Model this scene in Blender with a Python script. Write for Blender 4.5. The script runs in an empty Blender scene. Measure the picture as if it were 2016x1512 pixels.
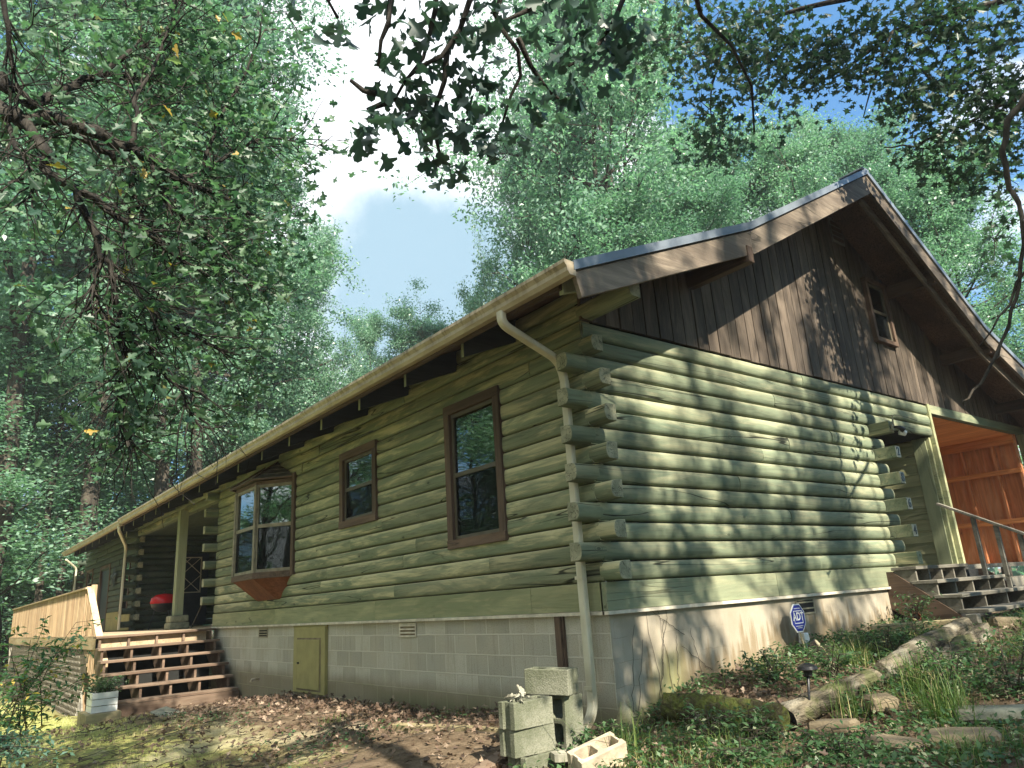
import bpy, bmesh, math, random
import numpy as np
from mathutils import Vector, Matrix
R = math.radians
scn = bpy.context.scene
COL = scn.collection

# ------------------------------------------------------------------ camera
CAMP = np.array([4.7576, -4.7617, 0.1683]); YAW, PIT, ROL, FPX = -0.89064, 0.28680, -0.06582, 1434.7
_f = np.array([math.sin(YAW)*math.cos(PIT), math.cos(YAW)*math.cos(PIT), math.sin(PIT)])
_r = np.array([math.cos(YAW), -math.sin(YAW), 0.0]); _u = np.cross(_r, _f)
_c, _s = math.cos(ROL), math.sin(ROL)
_r, _u = _c*_r + _s*_u, -_s*_r + _c*_u
def ray(px, py): return _f + (px-1008)/FPX*_r - (py-756)/FPX*_u
def at(px, py, D): return CAMP + ray(px, py)*D
cam = bpy.data.objects.new('camera', bpy.data.cameras.new('camera')); COL.objects.link(cam)
m = Matrix(((_r[0], _u[0], -_f[0], CAMP[0]), (_r[1], _u[1], -_f[1], CAMP[1]), (_r[2], _u[2], -_f[2], CAMP[2]), (0, 0, 0, 1)))
cam.matrix_world = m
cam.data.sensor_width = 36; cam.data.lens = FPX/2016*36; cam.data.clip_start = .05; cam.data.clip_end = 2000
scn.camera = cam
scn.render.resolution_x = 1024; scn.render.resolution_y = 768
scn.view_settings.view_transform = 'Standard'; scn.view_settings.look = 'None'
scn.view_settings.gamma = 1; scn.view_settings.exposure = EXPOSURE if 'EXPOSURE' in globals() else 1.5

# ------------------------------------------------------------------ node helper
class NT:
    def __init__(s, tree): s.t = tree; s.t.nodes.clear()
    def n(s, typ, out=0, **k):
        nd = s.t.nodes.new(typ); ins = {}
        for a, v in k.items():
            if a.startswith('i_'): ins[a[2:]] = v
            else: setattr(nd, a, v)
        for a, v in ins.items():
            key = int(a) if a.isdigit() else a.replace('_', ' ')
            sk = nd.inputs[key]
            if isinstance(v, bpy.types.NodeSocket): s.t.links.new(v, sk)
            else: sk.default_value = v
        return nd.outputs[out] if out is not None else nd
    def math(s, op, a, b=0.0, c=None, clamp=False):
        nd = s.t.nodes.new('ShaderNodeMath'); nd.operation = op; nd.use_clamp = clamp
        for i, v in enumerate((a, b, c)):
            if v is None: continue
            if isinstance(v, bpy.types.NodeSocket): s.t.links.new(v, nd.inputs[i])
            else: nd.inputs[i].default_value = v
        return nd.outputs[0]
    def mix(s, f, a, b, blend='MIX'):
        nd = s.t.nodes.new('ShaderNodeMix'); nd.data_type = 'RGBA'; nd.blend_type = blend
        for i, v in ((0, f), (6, a), (7, b)):
            if isinstance(v, bpy.types.NodeSocket): s.t.links.new(v, nd.inputs[i])
            elif i == 0: nd.inputs[0].default_value = v
            else: nd.inputs[i].default_value = (*v[:3], 1)
        return nd.outputs[2]
    def ramp(s, f, stops, interp='LINEAR'):
        nd = s.t.nodes.new('ShaderNodeValToRGB'); cr = nd.color_ramp; cr.interpolation = interp
        while len(cr.elements) < len(stops): cr.elements.new(.5)
        for e, (p, c) in zip(cr.elements, stops):
            e.position = p; e.color = (*c, 1) if hasattr(c, '__len__') else (c, c, c, 1)
        s.t.links.new(f, nd.inputs[0]); return nd.outputs[0]
    def maprange(s, v, a, b, c=0., d=1., smooth=True):
        nd = s.t.nodes.new('ShaderNodeMapRange')
        if smooth: nd.interpolation_type = 'SMOOTHSTEP'
        s.t.links.new(v, nd.inputs[0])
        for i, x in enumerate((a, b, c, d)): nd.inputs[i+1].default_value = x
        return nd.outputs[0]
    def coord(s, scale=(1, 1, 1), which='Object', loc=(0, 0, 0)):
        tc = s.n('ShaderNodeTexCoord', None); mp = s.n('ShaderNodeMapping', None)
        s.t.links.new(tc.outputs[which], mp.inputs[0]); mp.inputs['Scale'].default_value = scale; mp.inputs['Location'].default_value = loc
        return mp.outputs[0]
    def noise(s, vec, scale, detail=4, rough=.55, dist=0., out=0):
        return s.n('ShaderNodeTexNoise', out, i_Vector=vec, i_Scale=scale, i_Detail=detail, i_Roughness=rough, i_Distortion=dist)
    def attr(s, name='rnd'):
        return s.n('ShaderNodeAttribute', 2, attribute_name=name)

# ------------------------------------------------------------------ sky and sun
SUN = np.array([.85, -.14, .675]); SUN /= np.linalg.norm(SUN)
elev = math.asin(SUN[2]); azim = math.atan2(SUN[0], SUN[1])
w = bpy.data.worlds.new('World'); scn.world = w; w.use_nodes = True
t = NT(w.node_tree)
sky = t.n('ShaderNodeTexSky', 0, sky_type='NISHITA', sun_disc=False, sun_elevation=elev, sun_rotation=azim, air_density=1.0, dust_density=.6, ozone_density=1.2)
gen = t.n('ShaderNodeTexCoord', 0)
def lobe(px, py, a, b):
    d = ray(px, py); d = d/np.linalg.norm(d)
    dp = t.n('ShaderNodeVectorMath', 1, operation='DOT_PRODUCT', i_0=gen, i_1=tuple(d))
    return t.maprange(dp, math.cos(R(b)), math.cos(R(a)))
nz = t.noise(t.n('ShaderNodeMapping', 0, i_Vector=gen, i_Scale=(1, 1, 1.5)), 3.1, 9, .55, .3)
nz2 = t.noise(t.n('ShaderNodeMapping', 0, i_Vector=gen, i_Location=(3, 1, 7)), 5.5, 6, .6)
k = t.math('MULTIPLY_ADD', lobe(740, 260, 6, 22), .50, nz)
k = t.math('MULTIPLY_ADD', lobe(860, 380, 5, 17), .50, k)
k = t.math('MULTIPLY_ADD', lobe(1560, 130, 1, 11), -.22, k)
k = t.math('MULTIPLY_ADD', lobe(1880, 60, 1, 5), -.10, k)
k = t.math('MULTIPLY_ADD', lobe(620, 0, 2, 10), -.30, k)
k = t.math('MULTIPLY_ADD', lobe(1200, 20, 1, 8), -.15, k)
def lobe3(v, a, b):
    d = np.array(v, float); d /= np.linalg.norm(d)
    return t.maprange(t.n('ShaderNodeVectorMath', 1, operation='DOT_PRODUCT', i_0=gen, i_1=tuple(d)), math.cos(R(b)), math.cos(R(a)))
k = t.math('MULTIPLY_ADD', lobe3((-.2, -1, .7), 20, 65), .22, k)  # unseen cloud added to the south to fill the front wall with light
k = t.math('MULTIPLY_ADD', lobe3((1, .5, .6), 20, 60), -.25, k)  # unseen eastern sky kept low in cloud to deepen the gable's shade
mask = t.maprange(k, .47, .60)
shade = t.maprange(t.math('ADD', nz2, t.math('MULTIPLY', lobe(830, 600, 2, 12), .60)), .48, .98)
cl = t.mix(shade, (5.4, 5.6, 5.8), (1.75, 2.55, 3.1))
skc = t.mix(.42, t.mix(1.0, sky, (.62, .82, .95), 'MULTIPLY'), (.35, 1.5, 3.1))
bg = t.n('ShaderNodeBackground', 0, i_Color=t.mix(mask, skc, cl), i_Strength=.105)
t.n('ShaderNodeOutputWorld', None, i_Surface=bg)
sl = bpy.data.lights.new('sun', 'SUN'); sl.energy = 4.9; sl.angle = R(.5); sl.color = (1.0, .91, .76)
so = bpy.data.objects.new('sun', sl); COL.objects.link(so); so.location = (15, 0, 15)
so.rotation_euler = Vector(SUN).to_track_quat('Z', 'Y').to_euler()

# ------------------------------------------------------------------ object helpers
def setp(o, label=None, cat=None, group=None, kind=None):
    for a, v in (('label', label), ('category', cat), ('group', group), ('kind', kind)):
        if v: o[a] = v
    return o
def empty(name, loc, label, cat, group=None, rz=0):
    o = bpy.data.objects.new(name, None); COL.objects.link(o); o.location = loc; o.rotation_euler = (0, 0, rz)
    o.empty_display_size = .2
    return setp(o, label, cat, group)
class MB:
    def __init__(s): s.v = []; s.f = []; s.r = []; s.mi = []; s.cr = .5; s.cm = 0
    def face(s, idx): s.f.append(idx); s.r.append(s.cr); s.mi.append(s.cm)
    def add(s, vs, fs):
        b = len(s.v); s.v += [tuple(map(float, p)) for p in vs]
        for f in fs: s.face([b+i for i in f])
    def box(s, x0, x1, y0, y1, z0, z1, M=None):
        vs = [(x, y, z) for z in (z0, z1) for y in (y0, y1) for x in (x0, x1)]
        if M is not None: vs = [M @ Vector(p) for p in vs]
        s.add(vs, [(0, 2, 3, 1), (4, 5, 7, 6), (0, 1, 5, 4), (2, 6, 7, 3), (0, 4, 6, 2), (1, 3, 7, 5)])
    def prism(s, prof, axis, a0, a1, M=None):
        # prof: (p,q) pairs in the other two axes, in order (x:(y,z)  y:(x,z)  z:(x,y))
        n = len(prof); vs = []
        for a in (a0, a1):
            for p, q in prof: vs.append({'x': (a, p, q), 'y': (p, a, q), 'z': (p, q, a)}[axis])
        if M is not None: vs = [M @ Vector(p) for p in vs]
        s.add(vs, [tuple(range(n)), tuple(range(2*n-1, n-1, -1))] + [(i, i+n, (i+1) % n+n, (i+1) % n) for i in range(n)])
    def beam(s, p, q, w, h, up=(0, 0, 1)):
        p, q = Vector(p), Vector(q); d = (q-p); L = d.length; d.normalize(); sd = d.cross(Vector(up)).normalized(); u = sd.cross(d)
        M = Matrix((( d.x, sd.x, u.x, p.x), (d.y, sd.y, u.y, p.y), (d.z, sd.z, u.z, p.z), (0, 0, 0, 1)))
        s.box(0, L, -w/2, w/2, -h/2, h/2, M)
    def tube(s, pts, rad, n=6, cap=True):
        pts = [Vector(p) for p in pts]; b = len(s.v); k = len(pts)
        if not hasattr(rad, '__len__'): rad = [rad]*k
        ref = Vector((0, 0, 1))
        for i, p in enumerate(pts):
            d = (pts[min(i+1, k-1)] - pts[max(i-1, 0)])
            if d.length < 1e-9: d = Vector((0, 0, 1))
            d.normalize(); a = d.cross(ref)
            if a.length < .05: a = d.cross(Vector((1, 0, 0)))
            a.normalize(); c = d.cross(a)
            for j in range(n):
                t_ = 2*math.pi*j/n
                s.v.append(tuple(p + (a*math.cos(t_) + c*math.sin(t_))*rad[i]))
        for i in range(k-1):
            for j in range(n):
                j2 = (j+1) % n
                s.face([b+i*n+j, b+i*n+j2, b+(i+1)*n+j2, b+(i+1)*n+j])
        if cap: s.face([b+j for j in range(n)][::-1]); s.face([b+(k-1)*n+j for j in range(n)])
    def sweep(s, pts, prof):
        # prof: closed 2d profile; frames along pts
        pts = [Vector(p) for p in pts]; k = len(pts); n = len(prof); b = len(s.v)
        for i, p in enumerate(pts):
            d = (pts[min(i+1, k-1)] - pts[max(i-1, 0)]).normalized()
            a = Vector((1, 0, 0)); a = (a - d*a.dot(d)).normalized(); c = d.cross(a)
            for u, v in prof: s.v.append(tuple(p + a*u + c*v))
        for i in range(k-1):
            for j in range(n):
                j2 = (j+1) % n; s.face([b+i*n+j, b+i*n+j2, b+(i+1)*n+j2, b+(i+1)*n+j])
        s.face([b+j for j in range(n)][::-1]); s.face([b+(k-1)*n+j for j in range(n)])
    def build(s, name, mats, parent=None, smooth=False, bevel=0, **tagk):
        me = bpy.data.meshes.new(name); me.from_pydata(s.v, [], s.f)
        if not isinstance(mats, (list, tuple)): mats = [mats]
        for m_ in mats: me.materials.append(m_)
        me.attributes.new('rnd', 'FLOAT', 'FACE').data.foreach_set('value', np.array(s.r, dtype=np.float32))
        if len(mats) > 1: me.polygons.foreach_set('material_index', np.array(s.mi, dtype=np.int32))
        bm = bmesh.new(); bm.from_mesh(me); bmesh.ops.recalc_face_normals(bm, faces=bm.faces); bm.to_mesh(me); bm.free()
        if smooth:
            me.polygons.foreach_set('use_smooth', [True]*len(me.polygons))
            if smooth is not True: me.set_sharp_from_angle(angle=R(smooth))
        o = bpy.data.objects.new(name, me); COL.objects.link(o)
        if parent is not None:
            o.parent = parent
        if bevel:
            md = o.modifiers.new('bevel', 'BEVEL'); md.width = bevel; md.segments = 2; md.limit_method = 'ANGLE'; md.angle_limit = R(40)
        return setp(o, **tagk)
def npmesh(name, verts, faces_idx, nper, mats, rnd=None, parent=None, smooth=False, midx=None):
    me = bpy.data.meshes.new(name); nf = len(faces_idx)//nper
    me.vertices.add(len(verts)); me.vertices.foreach_set('co', np.asarray(verts, np.float32).ravel())
    me.loops.add(len(faces_idx)); me.loops.foreach_set('vertex_index', np.asarray(faces_idx, np.int32))
    me.polygons.add(nf); me.polygons.foreach_set('loop_start', np.arange(0, nf*nper, nper, dtype=np.int32))
    me.polygons.foreach_set('loop_total', np.full(nf, nper, np.int32))
    for m_ in (mats if isinstance(mats, (list, tuple)) else [mats]): me.materials.append(m_)
    if midx is not None: me.polygons.foreach_set('material_index', np.asarray(midx, np.int32))
    me.update(calc_edges=True)
    if rnd is not None: me.attributes.new('rnd', 'FLOAT', 'FACE').data.foreach_set('value', np.asarray(rnd, np.float32))
    if smooth: me.polygons.foreach_set('use_smooth', [True]*nf)
    o = bpy.data.objects.new(name, me); COL.objects.link(o)
    if parent is not None: o.parent = parent
    return o
def text_mesh(name, body, size, mat, parent, M, ext=.002):
    cu = bpy.data.curves.new(name, 'FONT'); cu.body = body; cu.size = size; cu.extrude = ext; cu.align_x = 'CENTER'; cu.align_y = 'CENTER'; cu.offset = size*.02
    tmp = bpy.data.objects.new('tmp', cu); COL.objects.link(tmp); bpy.context.view_layer.update()
    me = bpy.data.meshes.new_from_object(tmp.evaluated_get(bpy.context.evaluated_depsgraph_get()))
    bpy.data.objects.remove(tmp); me.transform(M); me.name = name
    me.materials.clear(); me.materials.append(mat)
    o = bpy.data.objects.new(name, me); COL.objects.link(o)
    if parent is not None: o.parent = parent
    return o

# ------------------------------------------------------------------ materials
def mk(name, fn, disp=False):
    m_ = bpy.data.materials.new(name); m_.use_nodes = True; t = NT(m_.node_tree)
    sh = fn(t); t.n('ShaderNodeOutputMaterial', None, i_Surface=sh); return m_
def princ(t, col, rough=.7, bump=None, bs=.3, bd=.02, metal=0., spec=.4, **k):
    kw = dict(i_Base_Color=col if isinstance(col, bpy.types.NodeSocket) else (*col, 1), i_Roughness=rough, i_Metallic=metal)
    kw['i_Specular_IOR_Level'] = spec
    if bump is not None: kw['i_Normal'] = t.n('ShaderNodeBump', 0, i_Strength=bs, i_Distance=bd, i_Height=bump)
    kw.update(k)
    return t.n('ShaderNodeBsdfPrincipled', 0, **kw)
def wood(name, axis, c1, c2, c3=None, grain=.5, crack=.6, knots=True, rough=.75, fine=34, c3_mix=0., bs=.5):
    def fn(t):
        lo = {'x': (.16, 1, 1), 'y': (1, .16, 1), 'z': (1, 1, .16)}[axis]
        hi = {'x': (.05, 1, 1), 'y': (1, .05, 1), 'z': (1, 1, .05)}[axis]
        rn = t.attr(); off = t.n('ShaderNodeCombineXYZ', 0, i_X=t.math('MULTIPLY', rn, 37.), i_Y=t.math('MULTIPLY', rn, 19.), i_Z=t.math('MULTIPLY', rn, 53.))
        def c(s_): return t.n('ShaderNodeVectorMath', 0, operation='ADD', i_0=t.coord(s_), i_1=off)
        big = t.noise(c(lo), 2.6, 5, .6, .5)
        base = t.mix(t.maprange(big, .35, .68), c1, c2)
        base = t.mix(t.math('MULTIPLY', t.math('SUBTRACT', rn, .5), .5), base, (0, 0, 0)) if False else base
        g = t.noise(c(hi), fine, 5, .62, .4 if fine < 50 else .0)
        base = t.mix(t.math('MULTIPLY', t.maprange(g, .40, .68), grain), base, tuple(x*.38 for x in c1), 'MIX')
        if c3_mix:
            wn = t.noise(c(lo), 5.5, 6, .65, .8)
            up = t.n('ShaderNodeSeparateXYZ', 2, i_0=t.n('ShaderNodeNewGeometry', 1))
            wf = t.math('MULTIPLY', t.maprange(t.math('ADD', t.math('MULTIPLY_ADD', t.math('SUBTRACT', g, .5), .55, wn), t.math('MULTIPLY', up, .20)), .44, .70), c3_mix)  # weathered blotches of c3, plus extra c3 on upward-facing surfaces
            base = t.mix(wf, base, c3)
        val = t.math('MULTIPLY_ADD', rn, .36, .82)
        base = t.mix(1.0, base, t.n('ShaderNodeCombineColor', 0, i_0=val, i_1=val, i_2=val), 'MULTIPLY')
        h = t.math('MULTIPLY', g, .5)
        if knots:
            kv = t.n('ShaderNodeTexVoronoi', 0, i_Vector=c(tuple(.75 if q < 1 else 1.5 for q in lo)), i_Scale=2.4, i_Randomness=1.)
            kn = t.maprange(kv, .03, .075, 1., 0.)
            rg = t.math('SINE', t.math('MULTIPLY', kv, 150.))
            kr = t.math('MULTIPLY', t.maprange(kv, .06, .17, 1., 0.), t.maprange(rg, .1, .8))
            base = t.mix(t.math('MULTIPLY', kn, .75), base, tuple(x*.25 for x in c1))
            base = t.mix(t.math('MULTIPLY', kr, .55), base, tuple(x*.4 for x in c1))
        if crack:
            cn = t.noise(c(tuple(q*(.35 if q < 1 else 1.) for q in lo)), 5.0, 2, .4, .25)
            cr = t.maprange(t.math('ABSOLUTE', t.math('SUBTRACT', cn, .5)), .002, .007, 1., 0.)
            cm = t.maprange(t.noise(c(lo), 1.7, 2), .44, .54)
            cr = t.math('MULTIPLY', cr, cm)
            base = t.mix(t.math('MULTIPLY', cr, crack), base, (.012, .014, .008)); h = t.math('SUBTRACT', h, t.math('MULTIPLY', cr, .8))
        return princ(t, base, rough, h, bs, .012, spec=.25)
    return mk(name, fn)
GA, GB, GC = (.155, .19, .115), (.245, .26, .16), (.46, .43, .20)
M = {}
M['logx'] = wood('painted_log_front', 'x', GA, GB, (.50, .455, .265), .6, .9, c3_mix=.9)
M['logy'] = wood('painted_log_gable', 'y', (.13, .165, .108), (.205, .235, .15), (.42, .40, .25), .5, .9, c3_mix=.5)
M['darklogx'] = wood('painted_log_far', 'x', (.055, .08, .055), (.08, .10, .07), (.11, .12, .075), .5, .6, c3_mix=.3)  # log paint copied darker, so the porch shade sits in its colour
M['boardx'] = wood('painted_skirt_board_front', 'x', (.225, .25, .135), (.32, .325, .18), (.46, .43, .24), .35, .5, c3_mix=.6)
M['boardy'] = wood('painted_skirt_board_gable', 'y', (.18, .205, .13), (.25, .265, .165), (.38, .36, .22), .35, .5, c3_mix=.4)
M['greenz'] = wood('green_upright_board', 'z', (.22, .25, .15), (.30, .32, .19), (.4, .4, .22), .25, .3, knots=False, c3_mix=.3)
M['siding'] = wood('dark_stained_siding', 'z', (.062, .048, .036), (.108, .085, .064), (.26, .205, .155), .6, .35, knots=False, fine=95, c3_mix=.4, bs=.9)
M['fascia'] = wood('weathered_fascia', 'y', (.115, .092, .07), (.195, .158, .12), (.34, .28, .21), .5, .5, c3_mix=.6, fine=60)
M['browny'] = wood('brown_beam', 'x', (.075, .05, .035), (.12, .08, .055), (.2, .15, .1), .5, .3, knots=False)
M['trim'] = wood('brown_window_board_x', 'x', (.09, .06, .044), (.145, .098, .072), (.26, .17, .11), .6, .5, knots=False, c3_mix=.4)
M['trimz'] = wood('brown_window_board_z', 'z', (.082, .056, .041), (.135, .092, .068), (.26, .17, .11), .6, .5, knots=False, c3_mix=.4)
M['redwood'] = wood('red_brown_panel', 'y', (.16, .055, .028), (.25, .09, .045), (.3, .14, .08), .5, .3, knots=False)
M['ply'] = wood('orange_plywood', 'z', (.52, .19, .075), (.68, .27, .12), (.78, .42, .24), .6, 0, knots=True, fine=16, c3_mix=.5)
M['plyx'] = wood('orange_plywood_board', 'x', (.65, .24, .08), (.82, .34, .13), (.85, .45, .2), .4, 0, knots=False)
M['deck'] = wood('deck_boards', 'y', (.11, .072, .05), (.19, .13, .092), (.30, .23, .165), .5, .4, knots=True, c3_mix=.4)
M['deckz'] = wood('rail_boards', 'z', (.27, .18, .105), (.43, .31, .185), (.52, .41, .27), .4, .3, knots=False, c3_mix=.4)
M['deckx'] = wood('rail_cap', 'x', (.36, .26, .16), (.48, .36, .23), (.6, .5, .35), .4, .4, knots=False, c3_mix=.4)
M['greywood'] = wood('grey_weathered_wood', 'y', (.13, .12, .095), (.2, .185, .15), (.32, .3, .24), .6, .6, knots=False, c3_mix=.5)
M['timber'] = wood('landscape_timber', 'y', (.22, .18, .10), (.33, .27, .16), (.42, .36, .2), .5, .8, c3_mix=.5)
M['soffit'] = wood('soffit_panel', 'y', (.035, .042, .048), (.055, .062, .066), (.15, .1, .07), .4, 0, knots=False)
M['soffitr'] = wood('rough_soffit_panel', 'y', (.10, .06, .038), (.18, .11, .068), (.3, .2, .12), .9, .2, knots=False, fine=70)
def endgrain(t):
    v = t.coord(); n = t.noise(v, 9, 4); n2 = t.noise(v, 60, 3)
    c = t.mix(t.maprange(n, .35, .65), (.20, .205, .13), (.34, .33, .22))
    cr = t.maprange(t.math('ABSOLUTE', t.math('SUBTRACT', t.noise(v, 16, 2, .5, 1.), .5)), .006, .02, 1., 0.)
    return princ(t, t.mix(t.math('MULTIPLY', cr, .7), c, (.03, .03, .02)), .85, n2, .5, .01)
M['end'] = mk('log_end_grain', endgrain)
M['endp'] = wood('pale_log_end', 'x', (.42, .40, .30), (.55, .52, .40), (.6, .58, .48), .4, .8, knots=False, c3_mix=.3)
def flat(name, c, rough=.6, var=.15, sc=8, metal=0., bs=.15, spec=.4):
    def fn(t):
        n = t.noise(t.coord(), sc, 5); n2 = t.noise(t.coord(), sc*9, 3)
        col = t.mix(t.maprange(n, .3, .7), tuple(x*(1-var) for x in c), tuple(min(1, x*(1+var)) for x in c))
        return princ(t, col, rough, n2, bs, .006, metal, spec)
    return mk(name, fn)
def gutterm(t):
    v = t.coord((.5, 1, 1)); n = t.noise(v, 7, 6, .6); s_ = t.noise(t.coord((2.6, 1, .5)), 6, 5, .7)
    z = t.n('ShaderNodeSeparateXYZ', 2, i_0=t.coord())
    c = t.mix(t.maprange(n, .35, .7), (.44, .375, .26), (.31, .25, .165))
    st = t.math('MULTIPLY', t.maprange(s_, .46, .62), t.maprange(z, 2.66, 2.80))
    return princ(t, t.mix(t.math('MULTIPLY', st, .8), c, (.11, .08, .05)), .45)
M['gutter'] = mk('cream_gutter', gutterm)
def spoutm(t):
    v = t.coord((1, 1, .4)); n = t.noise(v, 6, 6, .6); z = t.n('ShaderNodeSeparateXYZ', 2, i_0=t.coord())
    c = t.mix(t.maprange(n, .35, .7), (.58, .55, .42), (.46, .42, .30))
    dirt = t.math('MULTIPLY', t.maprange(z, -.9, -.4, 1., 0.), t.maprange(n, .4, .6))
    return princ(t, t.mix(t.math('MULTIPLY', dirt, .6), c, (.2, .17, .1)), .4)
M['spout'] = mk('cream_downspout', spoutm)
M['flash'] = flat('cream_flashing', (.55, .50, .40), .6, .2)
M['roofm'] = flat('grey_blue_metal', (.19, .22, .25), .45, .2, 3, .3)
M['shingle'] = flat('roof_shingle', (.17, .15, .125), .9, .3, 6)
M['sash'] = flat('bronze_sash', (.095, .08, .055), .5, .15)
M['sashl'] = flat('tan_sash', (.22, .19, .13), .55, .25)
M['hatch'] = flat('olive_paint', (.285, .255, .10), .6, .12, 4)
M['vent'] = flat('vent_metal', (.27, .24, .16), .6, .2)
M['dark'] = flat('dark_void', (.012, .013, .012), .9, .1)
M['black'] = flat('black_plastic', (.018, .018, .02), .35, .1)
M['white'] = flat('white_plastic', (.72, .72, .70), .4, .08)
M['red'] = flat('red_enamel', (.55, .012, .016), .22, .06)
M['iron'] = flat('black_painted_iron', (.02, .022, .025), .4, .2)
M['door'] = flat('dark_blue_door', (.018, .024, .034), .5, .15)
M['lattice'] = flat('cream_lattice', (.42, .36, .26), .5, .1)
M['blue'] = flat('sign_blue', (.018, .03, .27), .4, .05)
M['pvc'] = flat('sign_stake', (.34, .30, .19), .5, .2)
M['terra'] = flat('terracotta', (.42, .16, .09), .8, .15)
M['stuccoold'] = flat('old_masonry', (.23, .23, .15), .9, .3, 9, bs=.6)
M['twig'] = flat('dry_vine', (.05, .042, .03), .9, .2)
def glass(t):
    lw = t.n('ShaderNodeFresnel', 0, i_IOR=1.9)
    n = t.noise(t.coord(), 1.4, 2); nb = t.n('ShaderNodeBump', 0, i_Strength=.03, i_Distance=.05, i_Height=n)
    gl = t.n('ShaderNodeBsdfGlossy', 0, i_Color=(.8, .85, .82, 1), i_Roughness=.02, i_Normal=nb)
    tr = t.n('ShaderNodeBsdfTransparent', 0, i_Color=(.55, .6, .58, 1))
    return t.n('ShaderNodeMixShader', 0, i_0=t.math('MULTIPLY_ADD', lw, .9, .12, clamp=True), i_1=tr, i_2=gl)
M['glass'] = mk('window_glass', glass)
def screen(t):
    tr = t.n('ShaderNodeBsdfTransparent', 0); df = t.n('ShaderNodeBsdfDiffuse', 0, i_Color=(.014, .016, .016, 1))
    return t.n('ShaderNodeMixShader', 0, i_0=.38, i_1=tr, i_2=df)
M['screen'] = mk('insect_screen', screen)
def curtain(t):
    wv = t.n('ShaderNodeTexWave', 1, i_Vector=t.coord(), i_Scale=5., i_Distortion=1.5, bands_direction='X')
    return princ(t, t.mix(wv, (.05, .065, .055), (.26, .29, .25)), .9)
M['curtain'] = mk('curtain_cloth', curtain)
def cmu(t):
    # blocks 0.406 x 0.203, running bond, courses counted down from z=0.033
    sp = t.n('ShaderNodeSeparateXYZ', None, i_0=t.coord()); X, Y, Z = sp.outputs
    U = t.math('ADD', X, Y)
    v = t.n('ShaderNodeCombineXYZ', 0, i_X=t.math('ADD', U, .816+40.6-.0), i_Y=t.math('ADD', Z, .17+.203*20), i_Z=0.)
    wob = t.noise(t.coord(), 7, 3)
    v = t.n('ShaderNodeVectorMath', 0, operation='ADD', i_0=v, i_1=t.n('ShaderNodeCombineXYZ', 0, i_X=0., i_Y=t.math('MULTIPLY', t.math('SUBTRACT', wob, .5), .012), i_Z=0.))
    br = t.n('ShaderNodeTexBrick', None, offset=.5, i_Vector=v, i_Scale=1., i_Mortar_Size=.008, i_Mortar_Smooth=.4, i_Bias=0., i_Brick_Width=.406, i_Row_Height=.203, i_Color1=(0, 0, 0, 1), i_Color2=(1, 1, 1, 1), i_Mortar=(.5, .5, .5, 1))
    rndc = br.outputs[0]; fac = br.outputs[1]
    grit = t.noise(t.coord(), 95, 3, .7); big = t.noise(t.coord(), 2.2, 5)
    c = t.mix(rndc, (.35, .335, .27), (.52, .495, .41)); c = t.mix(t.maprange(big, .4, .7), c, (.42, .385, .30))
    c = t.mix(t.math('MULTIPLY', t.maprange(grit, .45, .7), .5), c, (.12, .12, .095)); drip = t.noise(t.coord((9, 1, .5)), 3, 6, .65); c = t.mix(t.math('MULTIPLY', t.maprange(drip, .52, .66), .35), c, (.20, .18, .13))
    # soil and algae splash on the lowest courses
    top = t.math('MULTIPLY_ADD', U, -.012, -.62)
    dz = t.math('SUBTRACT', t.math('MULTIPLY_ADD', big, .25, Z), -.60)
    d1 = t.maprange(dz, .12, -.12, 0., 1.)
    c = t.mix(t.math('MULTIPLY', d1, .75), c, (.165, .135, .075))
    d2 = t.math('MULTIPLY', t.maprange(t.math('MULTIPLY_ADD', big, .2, Z), -.92, -.66, 1., 0.), t.maprange(X, -4.6, -3.6, 0., 1.))
    c = t.mix(t.math('MULTIPLY', d2, .65), c, (.07, .09, .028))
    mc = t.mix(d1, (.52, .49, .40), (.26, .24, .15))
    c = t.mix(t.math('MULTIPLY', fac, .8), c, mc)
    h = t.math('ADD', t.math('MULTIPLY', grit, .25), t.math('MULTIPLY', fac, .5))
    return princ(t, c, .9, h, .6, .01, spec=.2)
M['cmu'] = mk('concrete_block_wall', cmu)
def block(t):
    g = t.noise(t.coord(), 80, 3, .7); b = t.noise(t.coord(), 4, 5)
    c = t.mix(t.maprange(b, .35, .65), (.13, .138, .095), (.23, .23, .175)); c = t.mix(t.math('MULTIPLY', t.maprange(g, .4, .7), .5), c, (.07, .085, .04))
    return princ(t, c, .92, g, .7, .012, spec=.2)
M['block'] = mk('mossy_concrete', block)
M['blockl'] = flat('pale_concrete', (.48, .40, .29), .9, .3, 7, bs=.6)
M['splash'] = flat('splash_concrete', (.28, .27, .21), .8, .25, 6, bs=.4)
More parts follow.
